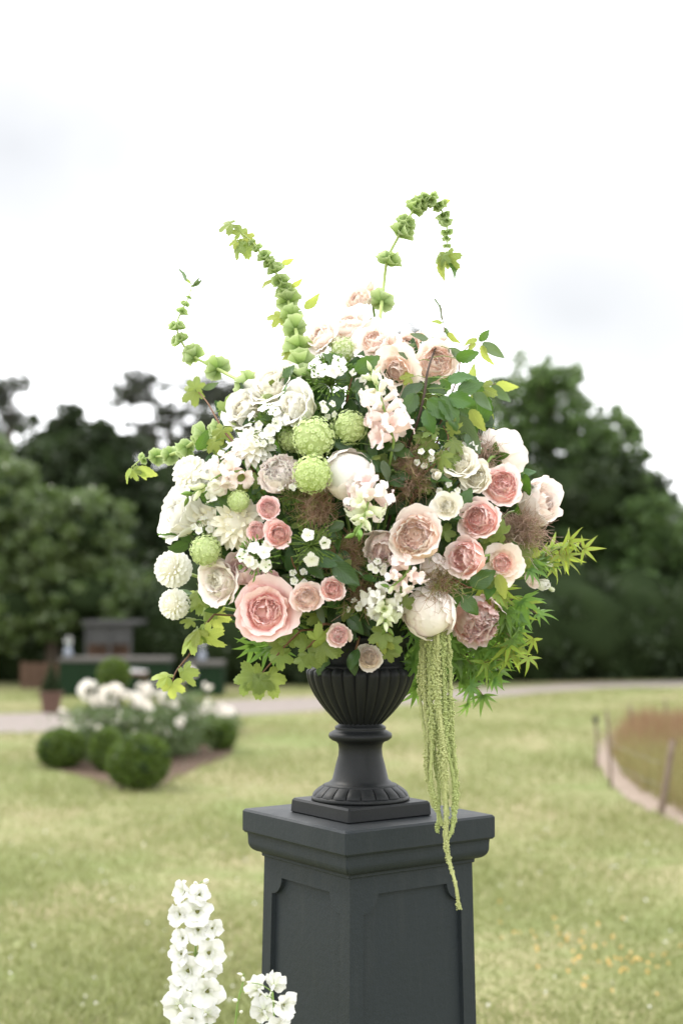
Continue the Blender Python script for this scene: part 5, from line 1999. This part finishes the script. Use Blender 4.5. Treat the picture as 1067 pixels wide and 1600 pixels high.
# ---- phlox
phlox('white phlox with green buds above the largest pink rose', 403, 872, 32, -.1, .15, 7, -.06)
phlox('white phlox with two open flowers in the dark centre', 487, 850, 34, .05, .1, 3, -.03)
phlox('leafy green phlox with white flowers near the top', 515, 592, 38, -.1, .55, 8, .0, nb=110)
phlox('white phlox between the two ivory roses at upper left', 425, 662, 30, -.2, .55, 8, .0)
phlox('green budding phlox left of the white ruffled peony', 455, 775, 22, -.2, .4, 2, .0)

# ---- smoke bush
smoke('large brown smoke bush plume between peony and cream roses', 640, 742, 62, 60, .0, .2, 420, .04)
smoke('brown smoke bush plume hanging below the lowest centre snowball', 500, 786, 42, 34, -.05, -.2, 320, .01)
smoke('brown smoke bush plume left of the big peach rose', 540, 872, 48, 36, .0, -.1, 320, .04)
smoke('thin smoke bush wisps over the hanging ivory peony', 690, 908, 30, 40, .0, -.1, 80, -.05)
smoke('fluffy pinkish smoke bush between the right-hand pink roses', 812, 824, 38, 40, .25, .1, 340, .0, 'smokep')
smoke('pinkish smoke bush behind the cream roses on the right', 745, 715, 40, 30, .2, .3, 160, .02, 'smokep')
smoke('brown smoke bush wisps above the urn rim', 560, 930, 40, 30, .0, -.1, 180, .02)

# ---- bells of Ireland
bells('tallest bells of Ireland stem arching right over the top', [(586, 570), (592, 510), (599, 450), (605, 406), (622, 370), (645, 330), (664, 310), (684, 320), (697, 348), (698, 375), (697, 405)],
      [(596, 468, 10), (605, 405, 11), (626, 362, 10.5), (632, 350, 9.5), (646, 325, 9), (655, 316, 8), (664, 309, 7.5), (675, 314, 7), (686, 322, 6.5), (693, 334, 6.5), (698, 348, 6), (698, 360, 5), (698, 372, 4), (697, 384, 3)],
      [(690, 400, 255, 26, 'lobed', .1, .7), (700, 402, 300, 30, 'lobed', .1, .9), (690, 402, 268, 38, 'lime', .0, .8), (702, 405, 290, 34, 'rose', .0, -.8), (697, 398, 275, 22, 'lobed', .1, .0), (688, 318, 20, 18, 'lime', 0, .4)])
bells('bells of Ireland stem leaning left with large leaves at its tip', [(476, 620), (470, 570), (463, 520), (450, 470), (432, 428), (412, 400), (392, 376), (378, 364)],
      [(474, 590, 13), (470, 566, 13), (466, 540, 12), (462, 512, 12), (457, 492, 11), (449, 468, 10.5), (443, 456, 9.5), (436, 440, 9), (428, 424, 8), (420, 410, 7), (413, 403, 6.5), (403, 388, 4.5), (394, 376, 3)],
      [(362, 350, 195, 28, 'lobed', .1, .4), (376, 366, 100, 22, 'lobed', .1, .2), (370, 378, 190, 17, 'lobedy', .1, .3), (372, 384, 250, 28, 'lobed', .1, .8), (386, 380, 272, 30, 'lobed', .2, .0), (384, 372, 330, 22, 'lobedy', .1, .2), (440, 412, 15, 22, 'lime', .1, .9),
       (476, 482, 38, 34, 'lime', .2, .9), (438, 496, 170, 26, 'lobedy', .1, .2), (458, 548, 225, 36, 'lobedy', .1, .4), (476, 575, 262, 38, 'lobedy', .2, -.2), (452, 572, 250, 30, 'lobedy', .1, .2), (456, 448, 30, 22, 'lime', .1, 1.0), (424, 438, 215, 22, 'lime', .1, .5)])
bells('bells of Ireland stem curving up at the far upper left', [(432, 640), (400, 612), (380, 598), (335, 574), (300, 555), (281, 528), (277, 505), (285, 485), (296, 462), (300, 445)],
      [(422, 630, 11), (382, 599, 11), (337, 575, 11), (302, 556, 10), (282, 531, 8.5), (277, 509, 7.5), (284, 489, 5.5), (290, 475, 4), (296, 464, 2.5)],
      [(292, 440, 112, 24, 'sage', .1, .7), (300, 448, 25, 20, 'sage', .1, 1.2), (302, 446, 45, 16, 'sage', .1, .9), (298, 442, 140, 12, 'lime', .1, .3)])
bells('lowest bells of Ireland stem reaching left with leaves at its tip', [(365, 662), (340, 672), (315, 683), (290, 700), (265, 711), (242, 714), (222, 718), (206, 730)],
      [(340, 672, 10), (315, 684, 10.5), (290, 700, 9), (265, 712, 8.5), (243, 714, 7), (225, 717, 6)],
      [(205, 732, 240, 24, 'lime', .1, .6), (212, 733, 345, 36, 'lime', .1, .2), (208, 736, 285, 20, 'lobed', .1, .6), (220, 735, 300, 18, 'lime', .1, .2)])

# ---- lobed-leaf sprays
spray('lobed_leaf_spray', 'lobed-leaf twig rising at the upper left beside the bell stem', 'foliage', [(372, 700, .01), (348, 670, .01), (325, 630, .01), (308, 610, .0)],
      [(306, 606, 80, 27, 'lobed', .1, .2), (306, 612, 205, 36, 'lobed', .1, .1), (318, 608, 20, 26, 'sage', .1, .6), (356, 642, 85, 38, 'lobed', .1, -.2), (348, 672, 250, 34, 'lobedy', .1, .2), (336, 690, 225, 28, 'lobedy', .1, .3)])
spray('lobed_leaf_spray', 'lobed-leaf twig hanging at the lower left below the dahlias', 'foliage', [(335, 960, .0), (315, 985, -.02), (298, 1020, -.03), (275, 1050, -.03), (268, 1075, -.03)],
      [(310, 985, 205, 46, 'lobedy', .1, .9), (302, 998, 215, 40, 'lobedy', .1, .7), (312, 985, 280, 30, 'lobed', .1, .9), (322, 992, 310, 46, 'lobedy', .1, 1.0), (262, 1058, 165, 34, 'lobedy', .1, .7), (270, 1068, 265, 34, 'lobedy', .1, .1), (288, 1048, 290, 40, 'lobed', .1, .8), (300, 970, 170, 26, 'lobed', .1, .7)])
spray('lobed_leaf_spray', 'cluster of lobed leaves hanging beneath the largest pink rose', 'foliage', [(470, 985, -.03), (445, 1010, -.07), (420, 1040, -.09), (402, 1060, -.09)],
      [(398, 1058, 120, 42, 'lobed', .1, .4), (388, 1060, 245, 40, 'lobed', .1, .1), (404, 1062, 270, 44, 'lobed', .1, .0), (420, 1058, 295, 48, 'lobed', .1, -.2), (438, 1022, 265, 36, 'lobed', .1, .3), (450, 1002, 75, 34, 'lobed', .2, .2), (440, 1010, 150, 32, 'lobed', .1, .5)])
spray('lobed_leaf_spray', 'lobed leaves draped over the left urn rim', 'foliage', [(505, 975, -.04), (492, 1000, -.08), (474, 1018, -.10)],
      [(478, 1010, 100, 30, 'lobed', .1, .3), (482, 1022, 300, 38, 'lobed', .1, .5), (500, 1010, 330, 50, 'lobed', .1, .7), (474, 1030, 250, 28, 'lobed', .1, .2), (495, 1000, 20, 40, 'lobedy', .1, .8), (505, 1005, 250, 46, 'lobed', .1, .4)])
spray('lobed_leaf_spray', 'lobed leaves under the ivory stock at the right urn rim', 'foliage', [(600, 960, -.05), (608, 985, -.09), (612, 1005, -.10)],
      [(600, 990, 200, 38, 'lobed', .1, .2), (608, 1005, 320, 34, 'lobed', .1, .3), (606, 1020, 350, 28, 'lobed', .1, .4), (600, 1000, 255, 30, 'lobedy', .1, .5), (632, 945, 90, 30, 'lobed', .1, .1)])
spray('lobed_leaf_spray', 'crinkled lobed leaves right of the upright snapdragon', 'foliage', [(660, 740, .0), (690, 715, -.02), (700, 685, -.03), (692, 665, -.03)],
      [(678, 672, 165, 36, 'lobed5', .1, .5), (672, 690, 225, 38, 'lobed5', .1, -.4), (706, 690, 320, 36, 'lobed5', .1, -.5), (690, 712, 255, 40, 'lobed5', .1, .7), (702, 708, 285, 42, 'lobed5', .3, -.3), (704, 672, 20, 30, 'lobed5', .1, .9), (668, 716, 215, 30, 'lobed5', .2, .6)])

# ---- rose foliage
spray('rose_foliage', 'dark rose twig with glossy leaves at the upper right', 'foliage', [(640, 690, .02), (652, 660, -.02), (662, 620, -.05), (668, 580, -.06), (680, 545, -.06), (692, 532, -.06)],
      [(668, 625, 320, 52, 'rose', .1, .2), (690, 620, 300, 58, 'rose', .1, -.3), (700, 620, 345, 46, 'rose', .1, .4), (715, 612, 20, 44, 'rose', .1, .1), (665, 640, 285, 40, 'rose', .1, .3), (650, 615, 240, 44, 'rose', .1, -.2),
       (660, 600, 210, 44, 'dark', .1, .4), (700, 595, 15, 46, 'rose', .1, -.4), (722, 592, 330, 40, 'rose', .1, .2), (652, 565, 160, 34, 'sage', .1, .3), (672, 535, 150, 34, 'sage', .1, .2), (700, 545, 330, 34, 'sage', .1, .4), (712, 560, 12, 38, 'rose', .1, .6),
       (640, 590, 170, 22, 'lobedy', .1, .1)], stem='stem_dk', rad=.0028)
spray('rose_foliage', 'thin twig with yellowing leaves curling out at the upper right', 'foliage', [(715, 590, .0), (720, 560, .0), (732, 540, .0), (748, 532, .0)],
      [(745, 530, 200, 24, 'lime', .1, .4), (748, 532, 40, 24, 'rose', .1, .6), (754, 536, 325, 42, 'sage', .1, .3), (752, 540, 285, 34, 'lime', .1, 1.0), (742, 536, 230, 22, 'lime', .1, .6)], stem='stem_br', rad=.0015)
spray('rose_foliage', 'upright reddish shoot above the upper right rosebud', 'foliage', [(690, 545, -.02), (694, 520, -.02), (690, 490, -.02), (687, 470, -.02)],
      [(690, 500, 97, 36, 'sage', .1, 1.1), (690, 505, 160, 18, 'lime', .1, .3), (694, 512, 300, 28, 'sage', .1, 1.1), (688, 520, 220, 24, 'sage', .1, 1.2), (700, 520, 310, 26, 'lime', .1, 1.1)], stem='stem_br', rad=.0012)
spray('rose_foliage', 'hanging green leaves above the upper right white-pink rose', 'foliage', [(700, 650, .0), (725, 620, .01), (748, 605, .02), (775, 600, .03)],
      [(725, 625, 290, 46, 'rose', .1, .3), (740, 610, 310, 44, 'sage', .1, .4), (752, 606, 270, 40, 'lobed', .1, .5), (768, 602, 320, 40, 'sage', .1, .8), (775, 600, 345, 36, 'lime', .1, .9), (735, 640, 300, 40, 'lime', .1, .4), (745, 650, 250, 44, 'rose', .1, .5), (718, 650, 300, 70, 'sage', .1, .7), (760, 640, 280, 40, 'lime', .1, .7), (730, 600, 60, 34, 'lime', .1, .6)])
spray('rose_foliage', 'oval leaves below the right-hand pink roses', 'foliage', [(700, 900, .0), (720, 912, -.03), (735, 918, -.06), (752, 905, -.04)],
      [(722, 932, 310, 38, 'oval', .1, .2), (715, 922, 250, 34, 'oval', .1, .5), (735, 915, 30, 46, 'oval', .1, .3), (760, 905, 285, 32, 'lobed', .1, .3), (778, 898, 285, 40, 'lime', .1, .2), (770, 905, 250, 34, 'oval', .1, .2)])
spray('rose_foliage', 'green leaf pair right of the open peach-yellow rose', 'foliage', [(780, 850, .02), (800, 858, -.02), (815, 868, -.03)],
      [(808, 872, 25, 40, 'lobed', .1, .3), (800, 846, 300, 30, 'sage', .1, .7), (815, 862, 350, 40, 'lobedy', .2, .5)])
spray('rose_foliage', 'broad dark leaves in the dark centre under the phlox', 'foliage', [(470, 900, .04), (460, 885, -.02), (455, 870, -.04)],
      [(452, 893, 85, 40, 'dark', .1, .5), (470, 898, 45, 52, 'dark', .1, .1), (440, 900, 335, 38, 'sage', .1, .7), (490, 870, 350, 50, 'dark', .1, .2), (520, 880, 320, 55, 'dark', .1, .2), (560, 905, 300, 55, 'dark', .1, .1), (552, 900, 230, 60, 'dark', .1, .1), (590, 900, 280, 60, 'dark', .1, .3)])
spray('rose_foliage', 'dark leaf hanging behind the lowest spray rose', 'foliage', [(560, 1000, -.02), (556, 1015, -.06), (554, 1026, -.075)],
      [(550, 1020, 275, 36, 'dark', .1, .2), (560, 1015, 240, 34, 'dark', .1, .4), (556, 1000, 120, 24, 'dark', .1, .5)])
spray('rose_foliage', 'leaves round the upper phlox and snowballs', 'foliage', [(540, 640, .03), (545, 610, .0), (550, 590, -.02)],
      [(545, 600, 60, 44, 'rose', .1, .3), (550, 610, 20, 50, 'rose', .1, .2), (535, 610, 240, 50, 'dark', .1, .3), (545, 625, 280, 46, 'dark', .1, .5), (555, 580, 30, 46, 'rose', .1, .4), (540, 575, 150, 44, 'rose', .1, .3), (560, 625, 330, 40, 'dark', .1, .1)])
spray('rose_foliage', 'leaves behind the cream and pink roses on the right', 'foliage', [(700, 840, .05), (705, 820, .02), (700, 800, .0)],
      [(705, 815, 300, 44, 'rose', .1, .3), (700, 830, 250, 46, 'dark', .1, .3), (690, 815, 330, 40, 'dark', .1, .4), (715, 800, 60, 44, 'rose', .1, .1), (690, 850, 300, 50, 'dark', .1, .5), (715, 850, 280, 44, 'rose', .1, .4)])
spray('rose_foliage', 'leaves showing between the left dahlias and pink rose', 'foliage', [(350, 970, .05), (330, 955, .03), (312, 940, .02)],
      [(315, 940, 200, 36, 'lobed', .1, .6), (325, 950, 250, 36, 'lobed', .1, .7), (310, 935, 150, 40, 'sage', .1, .9), (305, 925, 190, 30, 'lime', .1, .8), (335, 960, 280, 40, 'lobedy', .1, .4)], stem='stem_g')


# ---- small leafy sprigs and tiny blossoms that fill the gaps between the heads
sr = np.random.default_rng(21)
_used = set()
_anchors = [(b[3], b[4], b[1]) for b in blooms if len(b[1].replace(',', ' ').split()) <= 10]


def beside(kind, px, py):
    """a label that names the nearest bloom and the side the sprig is on"""
    for ax, ay, al in sorted(_anchors, key=lambda q: (q[0] - px) ** 2 + (q[1] - py) ** 2):
        dx, dy = px - ax, py - ay
        side = ('left of' if dx < 0 else 'right of') if abs(dx) > abs(dy) else ('above' if dy < 0 else 'below')
        lb = '%s %s the %s' % (kind, side, al)
        if lb not in _used and len(lb.split()) <= 16:
            _used.add(lb)
            return lb


for (px, py) in ((460, 812), (520, 828), (470, 882), (560, 902), (500, 962), (545, 965), (620, 705), (592, 722), (660, 690), (600, 556), (650, 606), (725, 690), (332, 702), (352, 848), (303, 846), (312, 922), (392, 762), (412, 742),
                 (702, 905), (765, 842), (806, 745), (640, 930), (455, 646), (500, 640), (440, 604), (556, 622), (610, 740), (670, 760), (580, 700), (520, 900), (690, 840), (350, 790), (365, 940), (450, 960)):
    lv_ = []
    for k in range(6):
        lv_.append((px + sr.normal() * 12, py + sr.normal() * 10, sr.uniform(0, 360), sr.uniform(24, 40), ('rose', 'dark', 'sage', 'rose', 'lobed', 'dark')[int(sr.integers(6))], sr.uniform(-.2, .5), sr.normal() * .6))
    spray('leaf_sprig', beside('green leaf sprig', px, py), 'foliage', [(px + 6, py + 12, .07), (px, py, .02), (px - 4, py - 10, -.005)], lv_, stem='stem_g', rad=.0014, group='leaf sprigs between the blooms')
for (px, py) in ((352, 722), (414, 692), (455, 662), (562, 590), (700, 768), (662, 716), (330, 772), (590, 888), (508, 640), (735, 700), (565, 950), (320, 830), (470, 905)):
    q = phlox(beside('tiny white blossoms', px, py), px, py, 19, sr.normal() * .2, .2 + sr.normal() * .15, 5, -.005, 'tiny blossom sprigs', 26)

# ---- maple sprays
def maple(label, pts, n, size, kinds=('maple',), droop=270, seed=0, spread=18, fan=45):
    rs = np.random.default_rng(seed)
    w = [P(a, b, depth(a, b, c)) for a, b, c in pts]
    base = w[0]
    o = thing('maple_spray', label, 'foliage', base, 'fine-cut maple leaf sprays')
    loc = smoothpath([q - base for q in w], 30)
    sp = np.vstack([smoothpath([MOUTH + Vector((0, 0, -.03)) - base, (MOUTH - base) * .5 + Vector((0, .01, .0)), loc[0], loc[3]], 10)[:-2], loc])
    obj('twig', MB().add(*tube(sp, [.0022, .002, .001], 5)).mesh('twig', M['stem_g']), o)
    for i in range(n):
        f = (i + .5) / n
        k = min(29, int((.1 + .9 * f) * 29))
        q = Vector(loc[k])
        y = base.y + q.y
        off = Vector((rs.normal() * spread, rs.normal() * spread * 1.2, rs.normal() * spread)) * (y / FPX)
        ang = droop + rs.normal() * fan
        kd = kinds[min(len(kinds) - 1, int(f * len(kinds)))]
        b = q + off
        lf = obj('leaf', LEAF[kd][i % len(LEAF[kd])], o)
        lf.matrix_basis = leafmat4(b, ang, size * rs.uniform(.75, 1.2) * y / FPX, rs.normal() * .3 + .1, rs.normal() * .6)
        obj('petiole', MB().add(*tube(smoothpath([q, q + off * .5 + Vector((0, 0, .003)), b], 4), .0007, 4)).mesh('petiole', M['stem_br' if i % 2 else 'stem_g']), o)


maple('fine-cut maple spray reaching out to the right', [(800, 870, .0), (835, 868, -.02), (870, 858, -.03), (905, 842, -.03)], 26, 40, ('maple', 'mapletip'), 335, 1, 12, 40)
maple('bright maple leaves under the lisianthus at the right', [(770, 920, .03), (795, 945, .0), (812, 965, -.01)], 20, 42, ('mapletip', 'maple'), 290, 2, 16, 35)
maple('maple leaves hanging right of the mauve peony', [(750, 960, .04), (785, 985, .01), (800, 1010, .0), (790, 1035, .0)], 34, 38, ('maple', 'maple', 'mapletip'), 275, 3, 20, 35)
maple('maple leaves hanging behind the amaranthus', [(640, 980, .06), (655, 1010, .05), (660, 1040, .05), (655, 1065, .05)], 32, 38, ('maple',), 268, 4, 20, 35)
maple('lowest maple leaves between amaranthus and lawn', [(690, 990, .03), (715, 1020, .02), (732, 1050, .02), (735, 1070, .02)], 34, 36, ('maple',), 272, 5, 18, 32)
maple('maple leaves filling the gap under the mauve peony', [(700, 980, .06), (740, 1005, .05), (765, 1040, .04)], 32, 38, ('maple',), 275, 6, 20, 35)
maple('bright maple leaves behind the lobed cluster left of the urn', [(450, 960, .06), (425, 990, .04), (405, 1010, .03)], 12, 38, ('maple',), 225, 7, 14, 40)

# ---- lisianthus at the right
LG = 'lisianthus buds'


def lisianthus(label, px, py, rpx, fx, fz, col, off=-.02, h=1.0):
    bloom('lisianthus_bud', label, 'lisianthus', px, py, rpx, fx, fz, 'bud', col, col, col, off, False, LG, h)


lisianthus('dusky pink folded lisianthus bud at the right edge', 826, 900, 14, .45, -.6, 'mauve', -.03, 1.2)
lisianthus('slim pink lisianthus bud above the dusky pink one', 822, 880, 9, .9, .0, 'mauve', -.03, 1.3)
lisianthus('narrow green-white lisianthus bud pointing right', 848, 882, 8, .95, .0, 'limepale', -.03, 1.6)
lisianthus('half-open white lisianthus bud at the far right', 844, 912, 15, .75, -.15, 'white', -.03, .9)
lisianthus('small white lisianthus bud tip below the half-open one', 858, 918, 6, .8, -.35, 'limepale', -.03, 1.3)

# ---- hanging amaranthus
t_ = NT('amaranthus_beads')
n_ = t_.noise(220, 2, .5)
oi = t_.n('ShaderNodeObjectInfo')
c0 = t_.mix(n_, (.26, .33, .10), (.50, .55, .24))
c0 = t_.mix(oi.outputs['Random'], c0, t_.mix(n_, (.34, .37, .14), (.58, .58, .30)))
M['amar'] = t_.finish(c0, .7, .2, .2, (.4, .5, .12))
ar = np.random.default_rng(5)
a0 = P(672, 985, depth(672, 985, -.0))
am = thing('hanging_amaranthus', 'long green tassels of amaranthus hanging from under the ivory peony', 'amaranthus', a0)
obj('stem', MB().add(*tube(smoothpath([MOUTH - a0 + Vector((0, 0, -.03)), (MOUTH - a0) * .5 + Vector((0, -.01, .04)), Vector((0, 0, 0)), Vector((.008, -.02, -.06))], 14), .004, 6)).mesh('stem', M['stem_pale']), am)
octv = np.array([(1, 0, 0), (-1, 0, 0), (0, 1, 0), (0, -1, 0), (0, 0, 1), (0, 0, -1)], float)
octf = [(0, 2, 4), (2, 1, 4), (1, 3, 4), (3, 0, 4), (2, 0, 5), (1, 2, 5), (3, 1, 5), (0, 3, 5)]
# each tassel: path of pixels, depth offset, radius in pixels
tass = [([(664, 985), (662, 1060), (664, 1140), (668, 1200), (676, 1262)], -.02, 5.0),
        ([(672, 985), (671, 1070), (674, 1150), (680, 1225), (690, 1290)], -.04, 5.5),
        ([(681, 985), (680, 1060), (684, 1140), (692, 1220), (700, 1275)], -.05, 6.0),
        ([(689, 985), (692, 1070), (698, 1160), (703, 1230), (704, 1290), (698, 1315)], -.05, 5.5),
        ([(694, 985), (700, 1050), (704, 1130), (708, 1190), (712, 1250), (706, 1300)], -.03, 5.5),
        ([(668, 985), (667, 1050), (670, 1120), (680, 1190), (684, 1240), (683, 1300)], .0, 5.0),
        ([(684, 985), (687, 1080), (690, 1180), (698, 1260), (702, 1330), (708, 1380), (717, 1420)], -.065, 5.2),
        ([(676, 985), (678, 1080), (686, 1180), (694, 1250), (697, 1290)], -.01, 5.5),
        ([(698, 985), (702, 1000), (704, 1022)], -.03, 5.0),
        ([(691, 985), (697, 1080), (707, 1180), (712, 1225), (709, 1262)], .0, 5.0),
        ([(660, 985), (658, 1040), (660, 1100), (664, 1160), (672, 1215)], .0, 4.6)]
Yam = a0.y
for pth, off, rp_ in tass:
    # the lower ends swing forward to clear the plinth cap
    w = []
    for i, (a, b) in enumerate(pth):
        sw = 0 if i in (0, len(pth) - 1) else 3.2
        w.append(P(a + ar.normal() * sw, b, Yam + off * .6 - .06 - .05 * min(1, (b - 985) / 250) + ar.normal() * .004 * (i > 0)))
    loc = smoothpath([q - a0 for q in w], max(12, int((pth[-1][1] - pth[0][1]) / 2.6)))
    mb = MB()
    k = Yam / FPX
    mb.add(*tube(loc, rp_ * k * .42, 6))
    nn = len(loc)
    for i in range(nn):
        f = i / nn
        rr = rp_ * k * (1 - .35 * f) * (.7 if f < .04 else 1) * (.86 + .22 * math.sin(i * .9 + rp_ * 7) * ar.uniform(.3, 1) + .22 * math.sin(i * .13 + rp_ * 31))
        for q in range(10):
            a = ar.uniform(0, 6.283)
            e = np.array([math.cos(a), math.sin(a), ar.normal() * .4]) * rr * ar.uniform(.5, 1.15)
            s = rr * ar.uniform(.22, .42)
            mb.add(octv * s * np.array([1, 1, 1.15]) + loc[i] + e, octf)
    ob = obj('tassel', mb.mesh('tassel', M['amar'], False), am)

# ---- delphiniums in front of the plinth
M['eye_d'] = m_plain('floret_bee', (.10, .11, .03), (.2, .2, .06), 40, .6, .2)
PM['delph'] = m_petal('petal_delphinium', (.62, .66, .46), (.74, .74, .71), (.78, .78, .765), .3)
FD = [floret_flat(PM['delph'], 5, .66, .66, (30, 54, 78, 90), 'rose', ruf=.11, seed=s, tubeL=.75) for s in (11, 12, 13)]
FD2 = [floret_flat(PM['delph'], 3, .34, .28, (20, 40, 60), 'round', ruf=.03, name='bee', seed=s, tubeL=.05) for s in (14,)]
eye = MB().add(*lathe([(.07, .01), (.085, .05), (.05, .09), (.005, .10)], 8)).mesh('eye', M['eye_d'])
DG = 'white delphinium stems'


def delphinium(label, Y, path, florets, buds, leaves=()):
    w = [P(a, b, Y) for a, b in path]
    g = Vector((w[0].x, Y + .02, 0))
    o = thing('delphinium', label, 'delphinium', g, DG)
    pts = [Vector((0, 0, 0)), (w[0] - g) * .5 + Vector((.004, 0, 0))] + [q - g for q in w]
    loc = smoothpath(pts, 60)
    obj('stem', MB().add(*tube(loc, [.004, .0035, .003, .0015], 7)).mesh('stem', M['stem_g']), o)

    def near(p):
        return loc[int(np.linalg.norm(loc - np.array(p)[None] + np.array([0, 0, .012]), axis=1).argmin())]
    for i, (px, py, r, fx, fz, back) in enumerate(florets):
        d = face_dir(fx, fz, back)
        p = P(px, py, Y - (.0 if back else .028) + (.02 if back else 0)) - g
        rr = r * Y / FPX / .62 * random.uniform(1.0, 1.18)
        f = obj('floret', FD[i % 3], o, mat4=dirmat(p, d, rr))
        obj('bee', FD2[0], f, loc=(0, 0, .02))
        obj('eye', eye, f, loc=(0, 0, .0))
        s = p - d * rr * .6
        q = near(s)
        obj('pedicel', MB().add(*tube(smoothpath([q, (np.array(q) + np.array(s)) / 2 + np.array([0, 0, .004]), s], 5), .0011, 5)).mesh('pedicel', M['stem_g']), o)
    for (px, py, r, fx, fz) in buds:
        d = face_dir(fx, fz)
        p = P(px, py, Y - .01) - g
        rr = r * Y / FPX
        obj('bud', BUD['white'], o, mat4=dirmat(p - d * rr, d, rr * 1.1))
        q = near(p)
        obj('pedicel', MB().add(*tube(smoothpath([q, (np.array(q) + np.array(p - d * rr)) / 2 + np.array([0, 0, .004]), p - d * rr], 5), .0009, 5)).mesh('pedicel', M['stem_g']), o)


delphinium('tall white delphinium spike in front of the plinth at the left', 2.50, [(300, 1640), (303, 1560), (306, 1480), (308, 1420), (310, 1385)],
           [(290, 1393, 17, -.75, .1, 0), (312, 1398, 18, .1, .3, 0), (283, 1428, 17, -.6, -.05, 0), (309, 1424, 23, .0, .1, 0), (331, 1450, 17, .55, -.1, 0), (310, 1452, 21, -.05, -.1, 0), (287, 1466, 17, -.5, .2, 0),
            (326, 1488, 22, .35, -.05, 0), (285, 1490, 17, -.6, .1, 0), (295, 1516, 24, -.15, .0, 0), (325, 1515, 20, .4, .2, 1), (324, 1548, 26, .12, -.05, 0), (284, 1540, 19, -.6, .1, 0), (282, 1572, 25, -.35, .15, 1), (300, 1592, 22, .0, .2, 0), (322, 1585, 20, .4, .1, 1), (290, 1610, 24, -.2, .0, 0)],
           [(306, 1381, 7, .0, .4), (322, 1377, 8, .4, .3)])
delphinium('short white delphinium at the foot of the plinth left face', 2.46, [(428, 1660), (429, 1620), (428, 1580), (426, 1550)],
           [(428, 1540, 18, .25, .45, 1), (404, 1546, 18, -.6, .35, 1), (442, 1570, 19, .6, .0, 0), (413, 1580, 23, -.25, .15, 1), (432, 1606, 20, .2, .0, 0)],
           [(390, 1535, 4, -.8, .3)])
delphinium('thin delphinium shoot with round white buds beside the short one', 2.47, [(364, 1660), (368, 1600), (372, 1565), (382, 1528)], [],
           [(380, 1530, 6, -.1, .6), (368, 1563, 6, -.4, .3), (386, 1550, 5, .5, .4), (377, 1581, 5, .3, .4), (376, 1522, 4, -.8, .3)])
